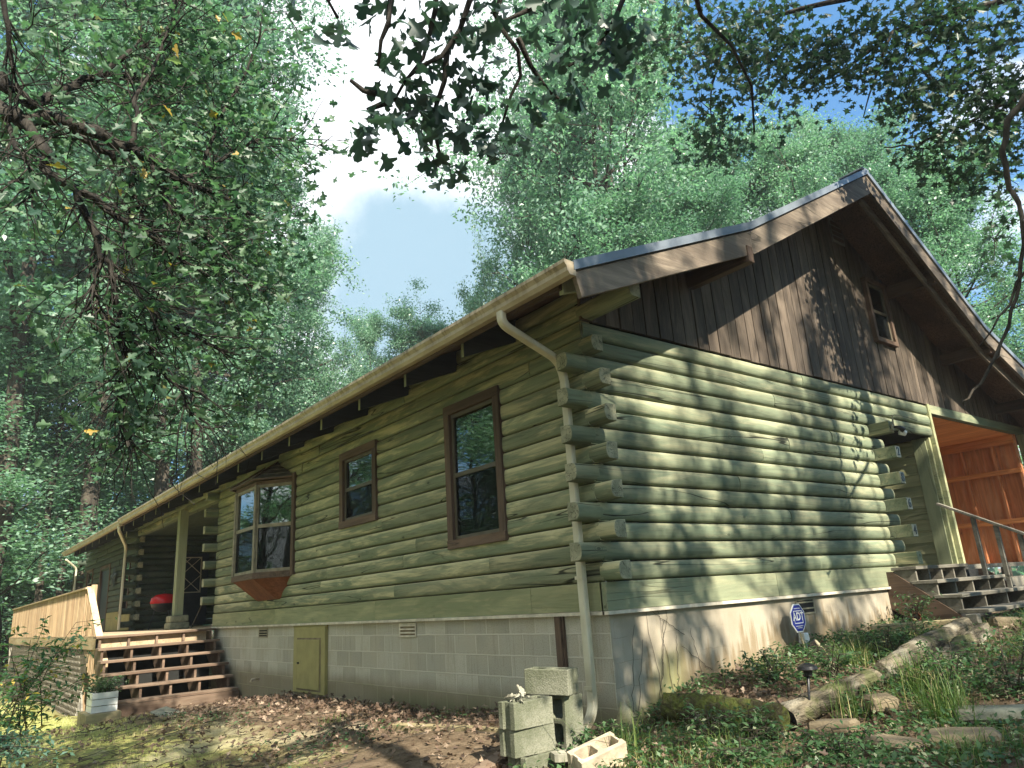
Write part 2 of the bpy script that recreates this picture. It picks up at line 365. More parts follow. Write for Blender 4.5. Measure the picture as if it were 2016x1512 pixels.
def stucco(t):
    sp = t.n('ShaderNodeSeparateXYZ', None, i_0=t.coord()); X, Y, Z = sp.outputs
    big = t.noise(t.coord(), 1.6, 6, .6); st = t.noise(t.coord((1, 5, .5)), 2.5, 6, .6); g = t.noise(t.coord(), 60, 4, .7)
    c = t.mix(t.maprange(big, .35, .7), (.31, .27, .205), (.385, .345, .275))
    c = t.mix(t.math('MULTIPLY', t.maprange(st, .45, .65), .35), c, (.28, .25, .18))
    hg = t.math('SUBTRACT', Z, t.math('MULTIPLY_ADD', t.math('EXPONENT', t.math('MULTIPLY', Y, -1.1)), -.56, -.46))
    soil = t.maprange(t.math('MULTIPLY_ADD', t.math('SUBTRACT', st, .5), 1.3, t.math('MULTIPLY_ADD', t.math('SUBTRACT', big, .5), .5, hg)), .02, .30, 1., 0.)
    c = t.mix(t.math('MULTIPLY', soil, .8), c, (.20, .15, .085))
    alg = t.math('MULTIPLY', t.maprange(t.math('MULTIPLY_ADD', t.math('SUBTRACT', big, .5), .8, hg), .10, .34, 1., 0.), t.maprange(Y, .7, 1.1, 1., 0.))
    c = t.mix(t.math('MULTIPLY', alg, .75), c, (.16, .17, .07))
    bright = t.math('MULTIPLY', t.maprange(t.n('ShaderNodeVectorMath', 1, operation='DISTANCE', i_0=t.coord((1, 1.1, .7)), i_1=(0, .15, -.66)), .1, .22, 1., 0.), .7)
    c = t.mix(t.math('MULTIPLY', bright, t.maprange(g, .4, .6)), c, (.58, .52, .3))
    # broken hairline cracks that follow the joints below
    v = t.n('ShaderNodeCombineXYZ', 0, i_X=t.math('ADD', Y, 40.6+.1), i_Y=t.math('ADD', Z, .17+.203*20), i_Z=0.)
    wob = t.noise(t.coord(), 5, 4)
    v = t.n('ShaderNodeVectorMath', 0, operation='ADD', i_0=v, i_1=t.n('ShaderNodeCombineXYZ', 0, i_X=t.math('MULTIPLY', wob, .09), i_Y=t.math('MULTIPLY', wob, .07), i_Z=0.))
    br = t.n('ShaderNodeTexBrick', 1, offset=.5, i_Vector=v, i_Scale=1., i_Mortar_Size=.0022, i_Mortar_Smooth=.2, i_Brick_Width=.406, i_Row_Height=.203)
    cm = t.math('MULTIPLY', br, t.maprange(t.noise(t.coord(), 2.6, 3), .47, .6))
    c = t.mix(t.math('MULTIPLY', cm, .38), c, (.12, .10, .06))
    return princ(t, c, .85, t.math('SUBTRACT', t.math('MULTIPLY', g, .4), cm), .35, .008, spec=.2)
M['stucco'] = mk('stained_stucco', stucco)
def leafm(name, a, b, c3=None, trans=.45, p3=.06, rough=.45):
    def fn(t):
        rn = t.attr()
        col = t.ramp(rn, [(0, a), (.5, tuple((x+y)/2 for x, y in zip(a, b))), (.99-p3, b), (1-p3, c3 or b)] if c3 else [(0, a), (1, b)])
        df = princ(t, col, rough, spec=.5)
        tr = t.n('ShaderNodeBsdfTranslucent', 0, i_Color=t.mix(1., col, (1.1, 1.5, .95), 'MULTIPLY'))
        return t.n('ShaderNodeMixShader', 0, i_0=trans, i_1=df, i_2=tr)
    return mk(name, fn)
M['leafA'] = leafm('forest_leaf', (.065, .15, .105), (.22, .36, .265), None, .42, .06, .33)
M['leafB'] = leafm('forest_leaf_light', (.085, .185, .13), (.27, .41, .30), None, .42, .06, .33)
M['leafC'] = leafm('forest_leaf_dark', (.06, .14, .10), (.20, .34, .245), None, .42, .06, .33)
M['leafO'] = leafm('oak_leaf', (.035, .085, .055), (.13, .22, .12), (.40, .27, .05), .4, .006)
M['leafR'] = leafm('post_oak_leaf', (.022, .052, .034), (.06, .105, .056), None, .36)
M['leafH'] = leafm('hanging_leaf', (.028, .06, .054), (.06, .105, .08), None, .3)
M['leafS'] = leafm('shrub_leaf', (.035, .10, .045), (.10, .20, .08), (.45, .33, .07), .4, .08)
M['weed'] = leafm('weed_leaf', (.03, .085, .028), (.10, .18, .075), (.30, .33, .2), .35, .1)
M['grass'] = leafm('grass_blade', (.05, .11, .025), (.17, .23, .06), (.42, .36, .17), .35, .1)
M['grassy'] = leafm('dry_grass_blade', (.24, .28, .08), (.52, .50, .20), (.6, .52, .28), .35, .25)  # blades coloured pale yellow to stand for sun on the lawn
M['litter'] = leafm('dry_leaf', (.06, .036, .024), (.18, .12, .08), (.28, .21, .15), .1, .15, .7)
def bark(c1, c2, sc=9):
    def fn(t):
        v = t.coord((1, 1, .25)); n = t.noise(v, sc, 6, .65, .6); n2 = t.noise(t.coord(), 2, 3)
        c = t.mix(t.maprange(n, .35, .65), c1, c2); c = t.mix(t.math('MULTIPLY', t.maprange(n2, .5, .7), .5), c, tuple(x*1.6 for x in c2))
        return princ(t, c, .9, n, .9, .05, spec=.15)
    return fn
M['bark'] = mk('tree_bark', bark((.022, .019, .015), (.075, .064, .05)))
M['barkd'] = mk('dark_bark', bark((.014, .013, .012), (.05, .045, .038), 14))
def logm(t):
    v = t.coord((1, .12, 1)); n = t.noise(v, 16, 6, .7, .5); b = t.noise(t.coord(), 3.5, 4)
    c = t.mix(t.maprange(n, .36, .62), (.035, .03, .02), (.20, .172, .12)); c = t.mix(t.math('MULTIPLY', t.maprange(b, .5, .65), .6), c, (.36, .33, .26)); c = t.mix(t.math('MULTIPLY', t.maprange(b, .48, .36), .6), c, (.09, .11, .035))
    return princ(t, c, .9, n, 1., .05, spec=.15)
M['barkg'] = mk('fallen_log_bark', logm)
def mossbark(t):
    n = t.noise(t.coord(), 6, 6, .65); n2 = t.noise(t.coord(), 26, 4)
    c = t.mix(t.maprange(n, .42, .58), (.05, .045, .026), (.085, .10, .025)); c = t.mix(t.math('MULTIPLY', t.maprange(n2, .45, .65), .6), c, (.03, .025, .015))
    return princ(t, c, .95, n2, 1., .03, spec=.1)
M['mossbark'] = mk('mossy_bark', mossbark)
M['rock'] = flat('field_stone', (.17, .135, .085), .9, .35, 6, bs=.8)
M['rockg'] = flat('grey_stone', (.21, .21, .16), .9, .35, 6, bs=.8)
def ground(t):
    v = t.coord(); sp = t.n('ShaderNodeSeparateXYZ', None, i_0=v); X, Y, Z = sp.outputs
    b = t.noise(v, 1.1, 6, .6); m_ = t.noise(v, 6, 6, .65); f = t.noise(v, 45, 5, .7)
    soil = t.mix(t.maprange(m_, .35, .65), (.105, .075, .048), (.20, .15, .10))
    soil = t.mix(t.math('MULTIPLY', t.maprange(f, .45, .65), .5), soil, (.06, .045, .028))
    moss = t.mix(t.maprange(f, .4, .65), (.20, .22, .055), (.42, .40, .15))
    d = t.math('SUBTRACT', t.math('MULTIPLY_ADD', b, 2.6, -1.3), t.math('ADD', Y, t.math('MULTIPLY', X, -.03)))
    lawn = t.math('MULTIPLY', t.maprange(d, 1.1, 2.6), t.maprange(t.math('ADD', m_, t.math('MULTIPLY', b, .4)), .52, .75))
    c = t.mix(t.math('MULTIPLY', lawn, t.maprange(X, -1.2, -2.2)), soil, moss)  # moss and grass tones lightened to stand for sun on the left yard
    far = t.math('MULTIPLY', t.maprange(X, -6, -9), t.maprange(Y, -1.9, -2.6))
    c = t.mix(t.math('MULTIPLY', far, t.maprange(m_, .3, .55)), c, (.40, .42, .14))
    pale = t.math('MULTIPLY', t.maprange(b, .52, .64), t.maprange(X, -1.5, -3.))
    c = t.mix(t.math('MULTIPLY', pale, .5), c, (.46, .40, .28))  # pale soil: sun patches of the left yard put into the colour
    return princ(t, c, .95, t.math('ADD', m_, t.math('MULTIPLY', f, .4)), .9, .04, spec=.1)
M['ground'] = mk('forest_ground', ground)
def _attach(o, parent):
    o.parent = parent
    if parent.type == 'EMPTY':
        o.matrix_parent_inverse = Matrix.LocRotScale(parent.location, parent.rotation_euler, None).inverted()
_ob = MB.build
def build(s, name, mats, parent=None, local=False, **k):
    o = _ob(s, name, mats, None, **k)
    if parent is not None:
        if local: o.parent = parent
        else: _attach(o, parent)
    return o
MB.build = build
rng = random.Random(7)

# ------------------------------------------------------------------ ground
GP = np.array([(0,-.1,-1.02),(0,.76,-.74),(0,1.3,-.63),(0,2.2,-.56),(0,3.2,-.51),(0,4.6,-.46),(1.4,5.3,-.44),(-3,0,-1.0),(-6,0,-1.04),(-8.8,-.2,-1.2),(-11,-2.6,-1.4),
(-14,-3,-1.55),(4.8,-4.8,-1.45),(2.6,.8,-.92),(3.2,4,-.55),(.5,-1.3,-1.12),(-3,-2.5,-1.2),(-5,-5,-1.4),(1.5,0,-.98),(1.2,2.4,-.66),(5,1,-1.0),(5,8,-.35),(0,12,-.3),(-8,14,-.4),(-20,-8,-1.9),(-26,0,-2.0),(-28,10,-1.6),(8,-2,-1.3),(-12,-8,-1.8),(2,8,-.4),(-4,5,-.8),(-12,5,-1.2)])
def gzv(x, y):
    x = np.asarray(x, float); y = np.asarray(y, float)
    r_ = np.maximum(np.hypot(x, y)/40, 1); x = x/r_; y = y/r_
    d = (x[..., None]-GP[:, 0])**2 + (y[..., None]-GP[:, 1])**2
    w_ = 1/(d+.15)**1.5
    return (w_*GP[:, 2]).sum(-1)/w_.sum(-1)
def gz(x, y): return float(gzv(x, y))
def axis_pts(lo, hi, step, far):
    a = list(np.arange(lo, hi+1e-6, step)); s_ = step; p = hi
    while p < far: s_ *= 1.25; p += s_; a.append(p)
    s_ = step; p = lo
    while p > -far: s_ *= 1.25; p -= s_; a.insert(0, p)
    return np.array(a)
gx = axis_pts(-12, 6, .07, 600); gy = axis_pts(-6, 8, .07, 600)
XX, YY = np.meshgrid(gx, gy, indexing='ij')
ZZ = gzv(XX, YY)
nr = np.random.RandomState(3)
def vnoise(X, Y, sc, seed):
    g = np.random.RandomState(seed).rand(64, 64); x = (X/sc) % 64; y = (Y/sc) % 64
    i = x.astype(int) % 64; j = y.astype(int) % 64; fx = x-np.floor(x); fy = y-np.floor(y)
    fx = fx*fx*(3-2*fx); fy = fy*fy*(3-2*fy); i1 = (i+1) % 64; j1 = (j+1) % 64
    return g[i, j]*(1-fx)*(1-fy)+g[i1, j]*fx*(1-fy)+g[i, j1]*(1-fx)*fy+g[i1, j1]*fx*fy-.5
ZZ = ZZ + .05*vnoise(XX, YY, 1.1, 1) + .03*vnoise(XX, YY, .35, 2) + .015*vnoise(XX, YY, .15, 3) - .01
nx, ny = XX.shape
idx = np.arange(nx*ny).reshape(nx, ny)
fc = np.stack([idx[:-1, :-1], idx[1:, :-1], idx[1:, 1:], idx[:-1, 1:]], -1).reshape(-1)
g_ = npmesh('ground', np.stack([XX, YY, ZZ], -1).reshape(-1, 3), fc, 4, M['ground'], smooth=True)
setp(g_, 'brown soil with moss and fallen leaves around the log house', 'ground', kind='structure')

# ------------------------------------------------------------------ log house
H = empty('log_house', (0, 0, -1.0), 'long green painted log house with brown board gable on a block foundation', 'house')
P = .177; Z0 = .268
def dprof(h, bulge=.032, back=-.12, groove=-.028, n=9, pw=.6):
    pts = [(back, 0)]
    for i in range(n+1):
        a = math.pi*i/n
        pts.append((groove + (bulge-groove)*math.sin(a)**pw, h/2 - (h/2-.003)*math.cos(a)))
    pts.append((back, h)); return pts
def log(mb, plane, u0, u1, z, h, off=0., endcap=False, both=True, step=.45):
    n = max(1, int(abs(u1-u0)/step)); pr = dprof(h, .026, groove=-.010, pw=.5) if plane == 'F' else dprof(h); b = len(mb.v); k = len(pr)
    bl = rng.uniform(-.005, .005)
    wob = [rng.uniform(-.0035, .0035) for _ in range(n+1)]; wz = [rng.uniform(-.003, .003) for _ in range(n+1)]
    for i in range(n+1):
        u = u0+(u1-u0)*i/n
        for d, q in pr:
            dd = d + off + ((bl + wob[i]) if d > -.1 else 0); zz = z+q+(wz[i] if .2 < q/h < .8 else 0)
            mb.v.append((u, -dd, zz) if plane == 'F' else (dd, u, zz))
    for i in range(n):
        for j in range(k):
            j2 = (j+1) % k; mb.face([b+i*k+j, b+i*k+j2, b+(i+1)*k+j2, b+(i+1)*k+j])
    c0 = mb.cm
    if endcap: mb.cm = 1
    mb.face([b+j for j in range(k)]); mb.face([b+n*k+j for j in range(k)][::-1]); mb.cm = c0
def wall_logs(name, plane, spans, z0, courses, openings, mat, parent, joint=(2.2, 4.6), P=P):
    mb = MB()
    for c in range(courses):
        z = z0+c*P; a, b = spans(c); segs = [(a, b)]
        for (o0, o1, q0, q1) in openings:
            if z+P*.5 > q0 and z+P*.5 < q1:
                ns = []
                for s0, s1 in segs:
                    if o1 <= s0 or o0 >= s1: ns.append((s0, s1)); continue
                    if o0 > s0: ns.append((s0, o0))
                    if o1 < s1: ns.append((o1, s1))
                segs = ns
        for s0, s1 in segs:
            u = s0
            while u < s1-.01:
                L = rng.uniform(*joint); v = s1 if s1-u < L+.5 else u+L
                mb.cr = rng.random(); log(mb, plane, u, v-(.008 if v < s1 else 0), z, P-.005); u = v
    return mb.build(name, [mat, M['end']], parent, smooth=50)
FO = [(-2.40, -1.36, .80, 2.40), (-5.27, -4.21, 1.34, 2.38), (-9.15, -7.2, .82, 2.42)]
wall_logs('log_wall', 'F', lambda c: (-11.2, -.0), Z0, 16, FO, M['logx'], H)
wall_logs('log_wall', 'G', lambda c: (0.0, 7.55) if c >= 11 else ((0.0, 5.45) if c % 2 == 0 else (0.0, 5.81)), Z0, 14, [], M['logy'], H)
WO = [(-20.34, -19.32, .55, 2.05), (-23.95, -22.3, -1, 2.02), (-26.5, -25.3, 1.2, 2.15)]
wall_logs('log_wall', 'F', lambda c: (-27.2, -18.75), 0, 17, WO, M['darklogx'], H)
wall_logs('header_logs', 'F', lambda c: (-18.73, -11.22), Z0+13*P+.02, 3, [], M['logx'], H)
# dark backing behind the seams
mb = MB(); mb.box(-11.15, -.10, .06, .10, .02, 3.1); mb.box(-27.1, -18.8, .06, .10, 0, 3.0); mb.box(-.10, -.06, .1, 5.4, .05, 5.0)
mb2 = MB()
for (a, b, c, d) in ((-11.15, -9.15, .02, 3.1), (-9.15, -7.2, .02, .82), (-9.15, -7.2, 2.42, 3.1), (-7.2, -5.27, .02, 3.1), (-5.27, -4.21, .02, 1.34), (-5.27, -4.21, 2.38, 3.1), (-4.21, -2.4, .02, 3.1), (-2.4, -1.36, .02, .8), (-2.4, -1.36, 2.4, 3.1), (-1.36, -.1, .02, 3.1)):
    mb2.box(a, b, .06, .10, c, d)
mb2.build('wall_core', M['dark'], H)
mb2 = MB(); mb2.box(-.10, -.06, .11, 5.4, .03, 2.7); mb2.build('wall_core', M['dark'], H)
mb2 = MB(); mb2.box(-27.1, -18.8, .30, .34, 0, 3.0); mb2.build('wall_core', M['dark'], H)
# corner log ends
def stub(plane, c, u0, u1, name='log_end', z0=Z0, label=None, off=0., mat=None, w=.15):
    mb = MB(); mb.cr = rng.random(); h = P-.012; pr = dprof(h, .032, n=9, groove=-.03, pw=.7); u1 += rng.uniform(-.018, .018)
    pr = [(max(d, -w+.03), q) for d, q in pr]
    k = len(pr); z = z0+c*P+.005
    for u in (u0, u1):
        for d, q in pr: mb.v.append((u, -(d+off), z+q) if plane == 'F' else (d+off, u, z+q))
    for j in range(k): mb.face([j, (j+1) % k, (j+1) % k+k, j+k])
    mb.cm = 1; mb.face(list(range(k))); mb.face(list(range(2*k-1, k-1, -1)))
    return mb.build(name, [mat or (M['logx'] if plane == 'F' else M['logy']), M['end']], H, smooth=50, bevel=.006, label=label)
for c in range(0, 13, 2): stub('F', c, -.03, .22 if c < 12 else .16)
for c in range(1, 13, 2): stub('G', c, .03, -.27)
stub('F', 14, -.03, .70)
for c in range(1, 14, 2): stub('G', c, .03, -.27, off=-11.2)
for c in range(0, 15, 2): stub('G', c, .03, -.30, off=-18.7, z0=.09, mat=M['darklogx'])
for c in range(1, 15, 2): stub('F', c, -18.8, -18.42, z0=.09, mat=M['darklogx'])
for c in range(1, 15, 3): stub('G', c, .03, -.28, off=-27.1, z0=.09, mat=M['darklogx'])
nums = {8: '2', 6: '8', 4: '6', 2: '4'}
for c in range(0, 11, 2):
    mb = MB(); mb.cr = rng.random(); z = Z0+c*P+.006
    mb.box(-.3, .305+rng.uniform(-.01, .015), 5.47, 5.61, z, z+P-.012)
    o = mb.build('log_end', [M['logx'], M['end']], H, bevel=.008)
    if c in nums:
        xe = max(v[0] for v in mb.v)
        ef = MB(); ef.cr = rng.random(); ef.box(xe-.002, xe+.003, 5.476, 5.604, z+.006, z+P-.018); ef.build('end_face', M['endp'], o)  # pale plate: sunlight on the numbered end put into its colour
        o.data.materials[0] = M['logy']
        Mx = Matrix(((0, 0, 1, xe+.006), (1, 0, 0, 5.54), (0, 1, 0, z+P/2-.006), (0, 0, 0, 1)))
        text_mesh('house_number', nums[c], .165, M['black'], o, Mx, .003)
# skirt boards, flashing
mb = MB(); u = -11.22
while u < -.02:
    v = min(-.02, u+rng.uniform(3.2, 4.4)); v = -.02 if v > -1. else v
    mb.cr = rng.random(); mb.box(u, v-.004, -.03, .05, .02, Z0-.004); u = v
mb.build('skirt_board', M['boardx'], H, bevel=.004)
mb = MB()
for a, b in ((0.0, 2.6), (2.605, 5.62)): mb.cr = rng.random(); mb.box(-.05, .03, a+(-.03 if a == 0 else 0), b, .02, Z0-.004)
mb.build('skirt_board', M['boardy'], H, bevel=.004)
mb = MB(); mb.box(-11.22, -.0, -.052, .02, -.012, .017); mb.box(-.02, .055, -.052, 5.64, -.012, .0175)
mb.build('flashing', M['flash'], H)
# foundation
mb = MB(); mb.box(-11.2, .002, 0, .0055, -1.9, 0.0); mb.build('block_foundation', M['cmu'], H)
mb = MB(); mb.box(-.2, .004, .006, 12.2, -1.5, 0.008); mb.build('stucco_foundation', M['stucco'], H)
mb = MB(); mb.tube([(.03, .06, -1.2), (.03, .06, -.85), (.012, .05, -.72)], [.12, .09, .02], 9); mb.build('render_lump', M['stucco'], H, smooth=True)
def louver(plane, u0, u1, z0, z1, mat, n=3):
    mb = MB(); B = (lambda a, b, d0, d1, e, f: mb.box(a, b, -d1, -d0, e, f)) if plane == 'F' else (lambda a, b, d0, d1, e, f: mb.box(d0, d1, a, b, e, f))
    w_ = .018; o_ = .006
    B(u0, u1, o_, .014, z1-w_, z1); B(u0, u1, o_, .014, z0, z0+w_); B(u0, u0+w_, o_, .014, z0+w_, z1-w_); B(u1-w_, u1, o_, .014, z0+w_, z1-w_)
    for i in range(n):
        z = z0+w_+(z1-z0-2*w_)*(i+.55)/n; B(u0+w_, u1-w_, o_+.002, .018, z, z+.016)
    f = mb.build('foundation_vent', mat, H)
    mb = MB(); B = (lambda a, b, d0, d1, e, f: mb.box(a, b, -d1, -d0, e, f)) if plane == 'F' else (lambda a, b, d0, d1, e, f: mb.box(d0, d1, a, b, e, f))
    B(u0+.01, u1-.01, .0045, .007, z0+.01, z1-.01); mb.build('opening', M['dark'] if mat is not M['flash'] else M['rock'], f)
louver('F', -8.6, -8.18, -.19, -.03, M['vent']); louver('F', -3.66, -3.26, -.19, -.03, M['flash']); louver('G', 2.92, 3.30, -.20, -.03, M['vent'], 2)
# crawl-space door
mb = MB(); mb.box(-6.98, -5.80, -.03, -.004, -.98, -.03); mb.box(-6.80, -5.98, -.045, -.03, -.92, -.22)
h_ = mb.build('crawl_space_door', M['hatch'], H, bevel=.004)
mb = MB(); mb.box(-6.83, -5.95, -.033, -.029, -.945, -.195); mb.build('panel_joint', M['rock'], h_)
mb = MB(); mb.tube([(-6.72, -.045, -.56), (-6.72, -.075, -.56)], .014, 8); mb.build('door_knob', M['iron'], h_)
mb = MB(); mb.box(-7.02, -5.76, -.02, -.002, -.04, .0); mb.box(-5.80, -5.765, -.05, -.003, -1.0, -.04); mb.build('door_frame', M['hatch'], h_)
mb = MB(); mb.box(-.68, -.60, -.045, -.004, -.55, -.012); mb.box(-.60, -.575, -.025, -.004, -.55, -.012); mb.build('wood_strip', M['trimz'], H)
mb = MB(); mb.tube([(-8.55, 0, -.86), (-8.55, -.12, -.86), (-8.55, -.14, -.90)], .02, 8); mb.build('pipe_stub', M['gutter'], H, smooth=True)

# windows
def window(plane, u0, u1, z0, z1, tw=.11, mid=.5, sash='sash', parent=None, name='window', muntin=True, deep=.05, xoff=0., sill=True):
    B = lambda mb, a, b, d0, d1, e, f: mb.box(a, b, -d1-xoff, -d0-xoff, e, f) if plane == 'F' else mb.box(d0+xoff, d1+xoff, a, b, e, f)
    par = parent or H
    mx = MB(); mx.cr = .3; B(mx, u0, u1, -.03, .055, z1-tw, z1)
    fr = mx.build(name, M['trim'], par, bevel=.003)
    mx = MB(); mx.cr = .7; B(mx, u0, u1, -.03, .06, z0, z0+tw*.9); mx.build('sill', M['trim'], fr, bevel=.003)
    for a, b in ((u0, u0+tw), (u1-tw, u1)):
        j = MB(); j.cr = rng.random(); B(j, a, b, -.03, .052, z0+tw*.9, z1-tw); j.build('side_board', M['trimz'], fr, bevel=.003)
    a, b, e, f = u0+tw, u1-tw, z0+tw*.9, z1-tw; zm = e+(f-e)*mid; s_ = .04
    sm = MB()
    for (p, q, r_, t_) in ((a, b, e, e+s_), (a, b, f-s_, f), (a, a+s_, e+s_, f-s_), (b-s_, b, e+s_, f-s_), (a+s_, b-s_, zm-.025, zm+.025)): B(sm, p, q, -.03, .015, r_, t_)
    if muntin:
        for i in (1, 2): x_ = a+s_+(b-a-2*s_)*i/3; B(sm, x_-.005, x_+.005, -.02, -.012, zm+.025, f-s_)
        z_ = (zm+f)/2; B(sm, a+s_, b-s_, -.0195, -.0125, z_-.005, z_+.005)
    sm.build('sash', M[sash], fr, bevel=.003)
    for e1, f1 in ((e+s_, zm-.025), (zm+.025, f-s_)):
        g = MB(); B(g, a+s_-.01, b-s_+.01, -.009, -.005, e1-.008, f1+.008); g.build('pane', M['glass'], fr)
    g = MB(); B(g, a+s_, b-s_, .002, .004, e+s_, zm-.02); g.build('insect_screen', M['screen'], fr)
    c = MB(); nn = 24
    for i in range(nn):
        p, q = a+(b-a)*i/nn, a+(b-a)*(i+1)/nn; d_ = -.11-.02*(i % 2); B(c, p, q, d_-.01, d_, e-.05, f+.05)
    c.build('curtain', M['curtain'], fr)
    return fr
window('F', -2.43, -1.33, .76, 2.44, label=None) if False else window('F', -2.43, -1.33, .76, 2.44)
window('F', -5.31, -4.17, 1.31, 2.42)
window('F', -20.37, -19.3, .5, 2.08, .08)
window('F', -26.5, -25.3, 1.2, 2.15, .08)
window('G', 6.19, 6.87, 3.58, 4.64, .07, xoff=.045, muntin=False)
# bay window
bw = MB(); bw.cr = .4
fr_ = [(-9.25, 0), (-8.72, -.45), (-7.7, -.45), (-7.15, 0)]
def ringz(mb, pts, z0, z1, grow=0.):
    c = (-8.2, 0); v = []
    for z in (z0, z1):
        for x, y in pts: v.append((x+(grow if x > -8.2 else -grow), y-(grow if y < 0 else 0), z))
    n = len(pts); mb.add(v, [tuple(range(n)), tuple(range(2*n-1, n-1, -1))]+[(i, (i+1) % n, (i+1) % n+n, i+n) for i in range(n)])
ringz(bw, fr_, .76, .86, .03)
B_ = bw.build('bay_window', M['trim'], H, bevel=.004)
bw = MB(); bw.cr = .6; ringz(bw, fr_, 2.32, 2.38, .01); bw.build('head_board', M['trim'], B_, bevel=.004)
z0, z1, zm = .86, 2.32, 1.62
def bay_panel(p, q):
    p, q = Vector((*p, 0)), Vector((*q, 0)); d = (q-p).normalized(); nrm = Vector((d.y, -d.x, 0)); L = (q-p).length
    Mx = Matrix(((d.x, nrm.x, 0, p.x), (d.y, nrm.y, 0, p.y), (0, 0, 1, 0), (0, 0, 0, 1)))
    s_ = MB()
    for a in ((.0, .05, z0, z1), (L-.05, L, z0, z1), (.05, L-.05, z0, z0+.05), (.05, L-.05, z1-.05, z1), (.05, L-.05, zm-.03, zm+.03)): s_.box(a[0], a[1], -.05, .0, a[2], a[3], Mx)
    for i in (1, 2): s_.box(.05+(L-.1)*i/3-.004, .05+(L-.1)*i/3+.004, -.034, -.028, zm+.03, z1-.05, Mx)
    s_.box(.05, L-.05, -.0335, -.0285, (zm+z1)/2-.004, (zm+z1)/2+.004, Mx)
    s_.build('sash', M['sashl'], B_, bevel=.004)
    for e, f in ((z0+.05, zm-.03), (zm+.03, z1-.05)):
        g = MB(); g.box(.045, L-.045, -.026, -.022, e-.005, f+.005, Mx); g.build('pane', M['glass'], B_)
    g = MB(); g.box(.05, L-.05, -.012, -.010, z0+.05, zm-.03, Mx); g.build('insect_screen', M['screen'], B_)
for i in range(3): bay_panel(fr_[i], fr_[i+1])
mb = MB(); mb.box(-9.2, -7.2, .25, .27, .8, 2.4); mb.build('curtain', M['curtain'], B_)
for p in (fr_[1], fr_[2]):
    mb = MB(); mb.tube([(p[0], p[1]-.004, z0), (p[0], p[1]-.004, z1)], .035, 6); mb.build('corner_post', M['sashl'], B_)
for u in (-9.36, -7.13):
    mb = MB(); mb.box(u, u+.11, -.06, .0, .78, 2.45); mb.build('side_board', M['trimz'], B_, bevel=.003)
top = [(-9.32, 0.), (-8.80, -.54), (-7.62, -.54), (-7.06, 0.)]; ap = [(-8.5, 0.02, 2.78), (-7.9, 0.02, 2.78)]
mb = MB()
for k_ in range(4):   # overlapping shingle courses, then hip boards
    t0, t1 = k_/4, (k_+1)/4
    def lv(t_, dz): return [tuple(Vector((x, y, 2.40))*(1-t_)+Vector(ap[0 if x < -8.2 else 1])*t_ + Vector((0, 0, dz))) for x, y in top]
    a = lv(t0-.02, .022); b = lv(t1, .004)
    mb.cr = k_/4; mb.add(a+b, [(i, i+1, i+5, i+4) for i in range(3)]+[(0, 3, 2, 1)])
    a2 = lv(t0-.02, .0); mb.add(a+a2, [(i, i+1, i+5, i+4) for i in range(3)])
mb.build('bay_roof', M['shingle'], B_)
mb = MB()
for i in (1, 2): mb.beam((top[i][0], top[i][1], 2.42), (ap[i-1][0], 0, 2.80), .05, .02)
for i in range(3): mb.beam((*top[i], 2.395), (*top[i+1], 2.395), .03, .03)
mb.build('hip_board', M['trim'], B_)
b0 = [(x, y, .76) for x, y in fr_]; b1 = [(-8.66, -.01, .42), (-8.62, -.06, .43), (-7.70, -.06, .43), (-7.64, -.01, .42)]
mb = MB(); mb.add(b0+b1, [(i, i+1, i+5, i+4) for i in range(3)]+[(4, 5, 6, 7), (0, 1, 2, 3)]); mb.build('bay_base', M['redwood'], B_)

# roof
RP = [(-.86, 2.80), (1.89, 3.95), (5.19, 5.77), (8.4, 3.97), (12.6, 2.57)]
def rz(y):
    for (a, b), (c, d) in zip(RP, RP[1:]):
        if a <= y <= c: return b+(d-b)*(y-a)/(c-a)
    return RP[0][1]-.418*(RP[0][0]-y) if y < 0 else RP[-1][1]
def strip(mb, x0, x1, d0, d1, y0=-.86, y1=12.6):
    ys = [y0]+[p[0] for p in RP if y0 < p[0] < y1]+[y1]
    for a, b in zip(ys, ys[1:]):
        mb.cr = rng.random(); mb.prism([(a, rz(a)-d0), (b, rz(b)-d0), (b, rz(b)-d1), (a, rz(a)-d1)], 'x', x0, x1)
mb = MB(); strip(mb, -26., .80, .0, .03); rf = mb.build('roof', M['roofm'], H)
mb = MB()
x = -25.9
while x < .8:   # raised ribs of the metal sheet along the eave
    mb.prism([(-.90, rz(-.9)+.002), (1.89, 3.952), (5.19, 5.772), (5.19, 5.79), (1.89, 3.97), (-.90, rz(-.9)+.02)], 'x', x, x+.03); x += .23
mb.build('roof_rib', M['roofm'], rf)
mb = MB(); strip(mb, -25.95, .795, .032, .055, -.84, 12.5); mb.build('roof_sheathing', M['soffitr'], rf)
mb = MB(); strip(mb, .80, .87, -.016, .072, -.88, 12.6); mb.box(.5, .86, 5.1, 5.28, 5.77, 5.79); mb.build('metal_rake_trim', M['roofm'], rf)
def rake(y0, y1, dep0, dep1, x0=.80, x1=.845, top=.086):
    mb = MB(); n = max(1, int((y1-y0)/2.3))
    for i in range(n):
        a = y0+(y1-y0)*i/n; b = y0+(y1-y0)*(i+1)/n-(.004 if i < n-1 else 0)
        mb.cr = rng.random(); mb.prism([(a, rz(a)-top), (b, rz(b)-top), (b, rz(b)-dep1), (a+(.06 if i == 0 and y0 < 0 else 0), rz(a)-(dep0 if i == 0 else dep1))], 'x', x0, x1)
    return mb.build('rake_board', M['fascia'], rf, bevel=.003)
rake(-.86, 1.89, .30, .36); rake(1.892, 5.19, .37, .38); rake(5.192, 8.4, .34, .34); rake(8.402, 12.6, .32, .32)
mb = MB(); 
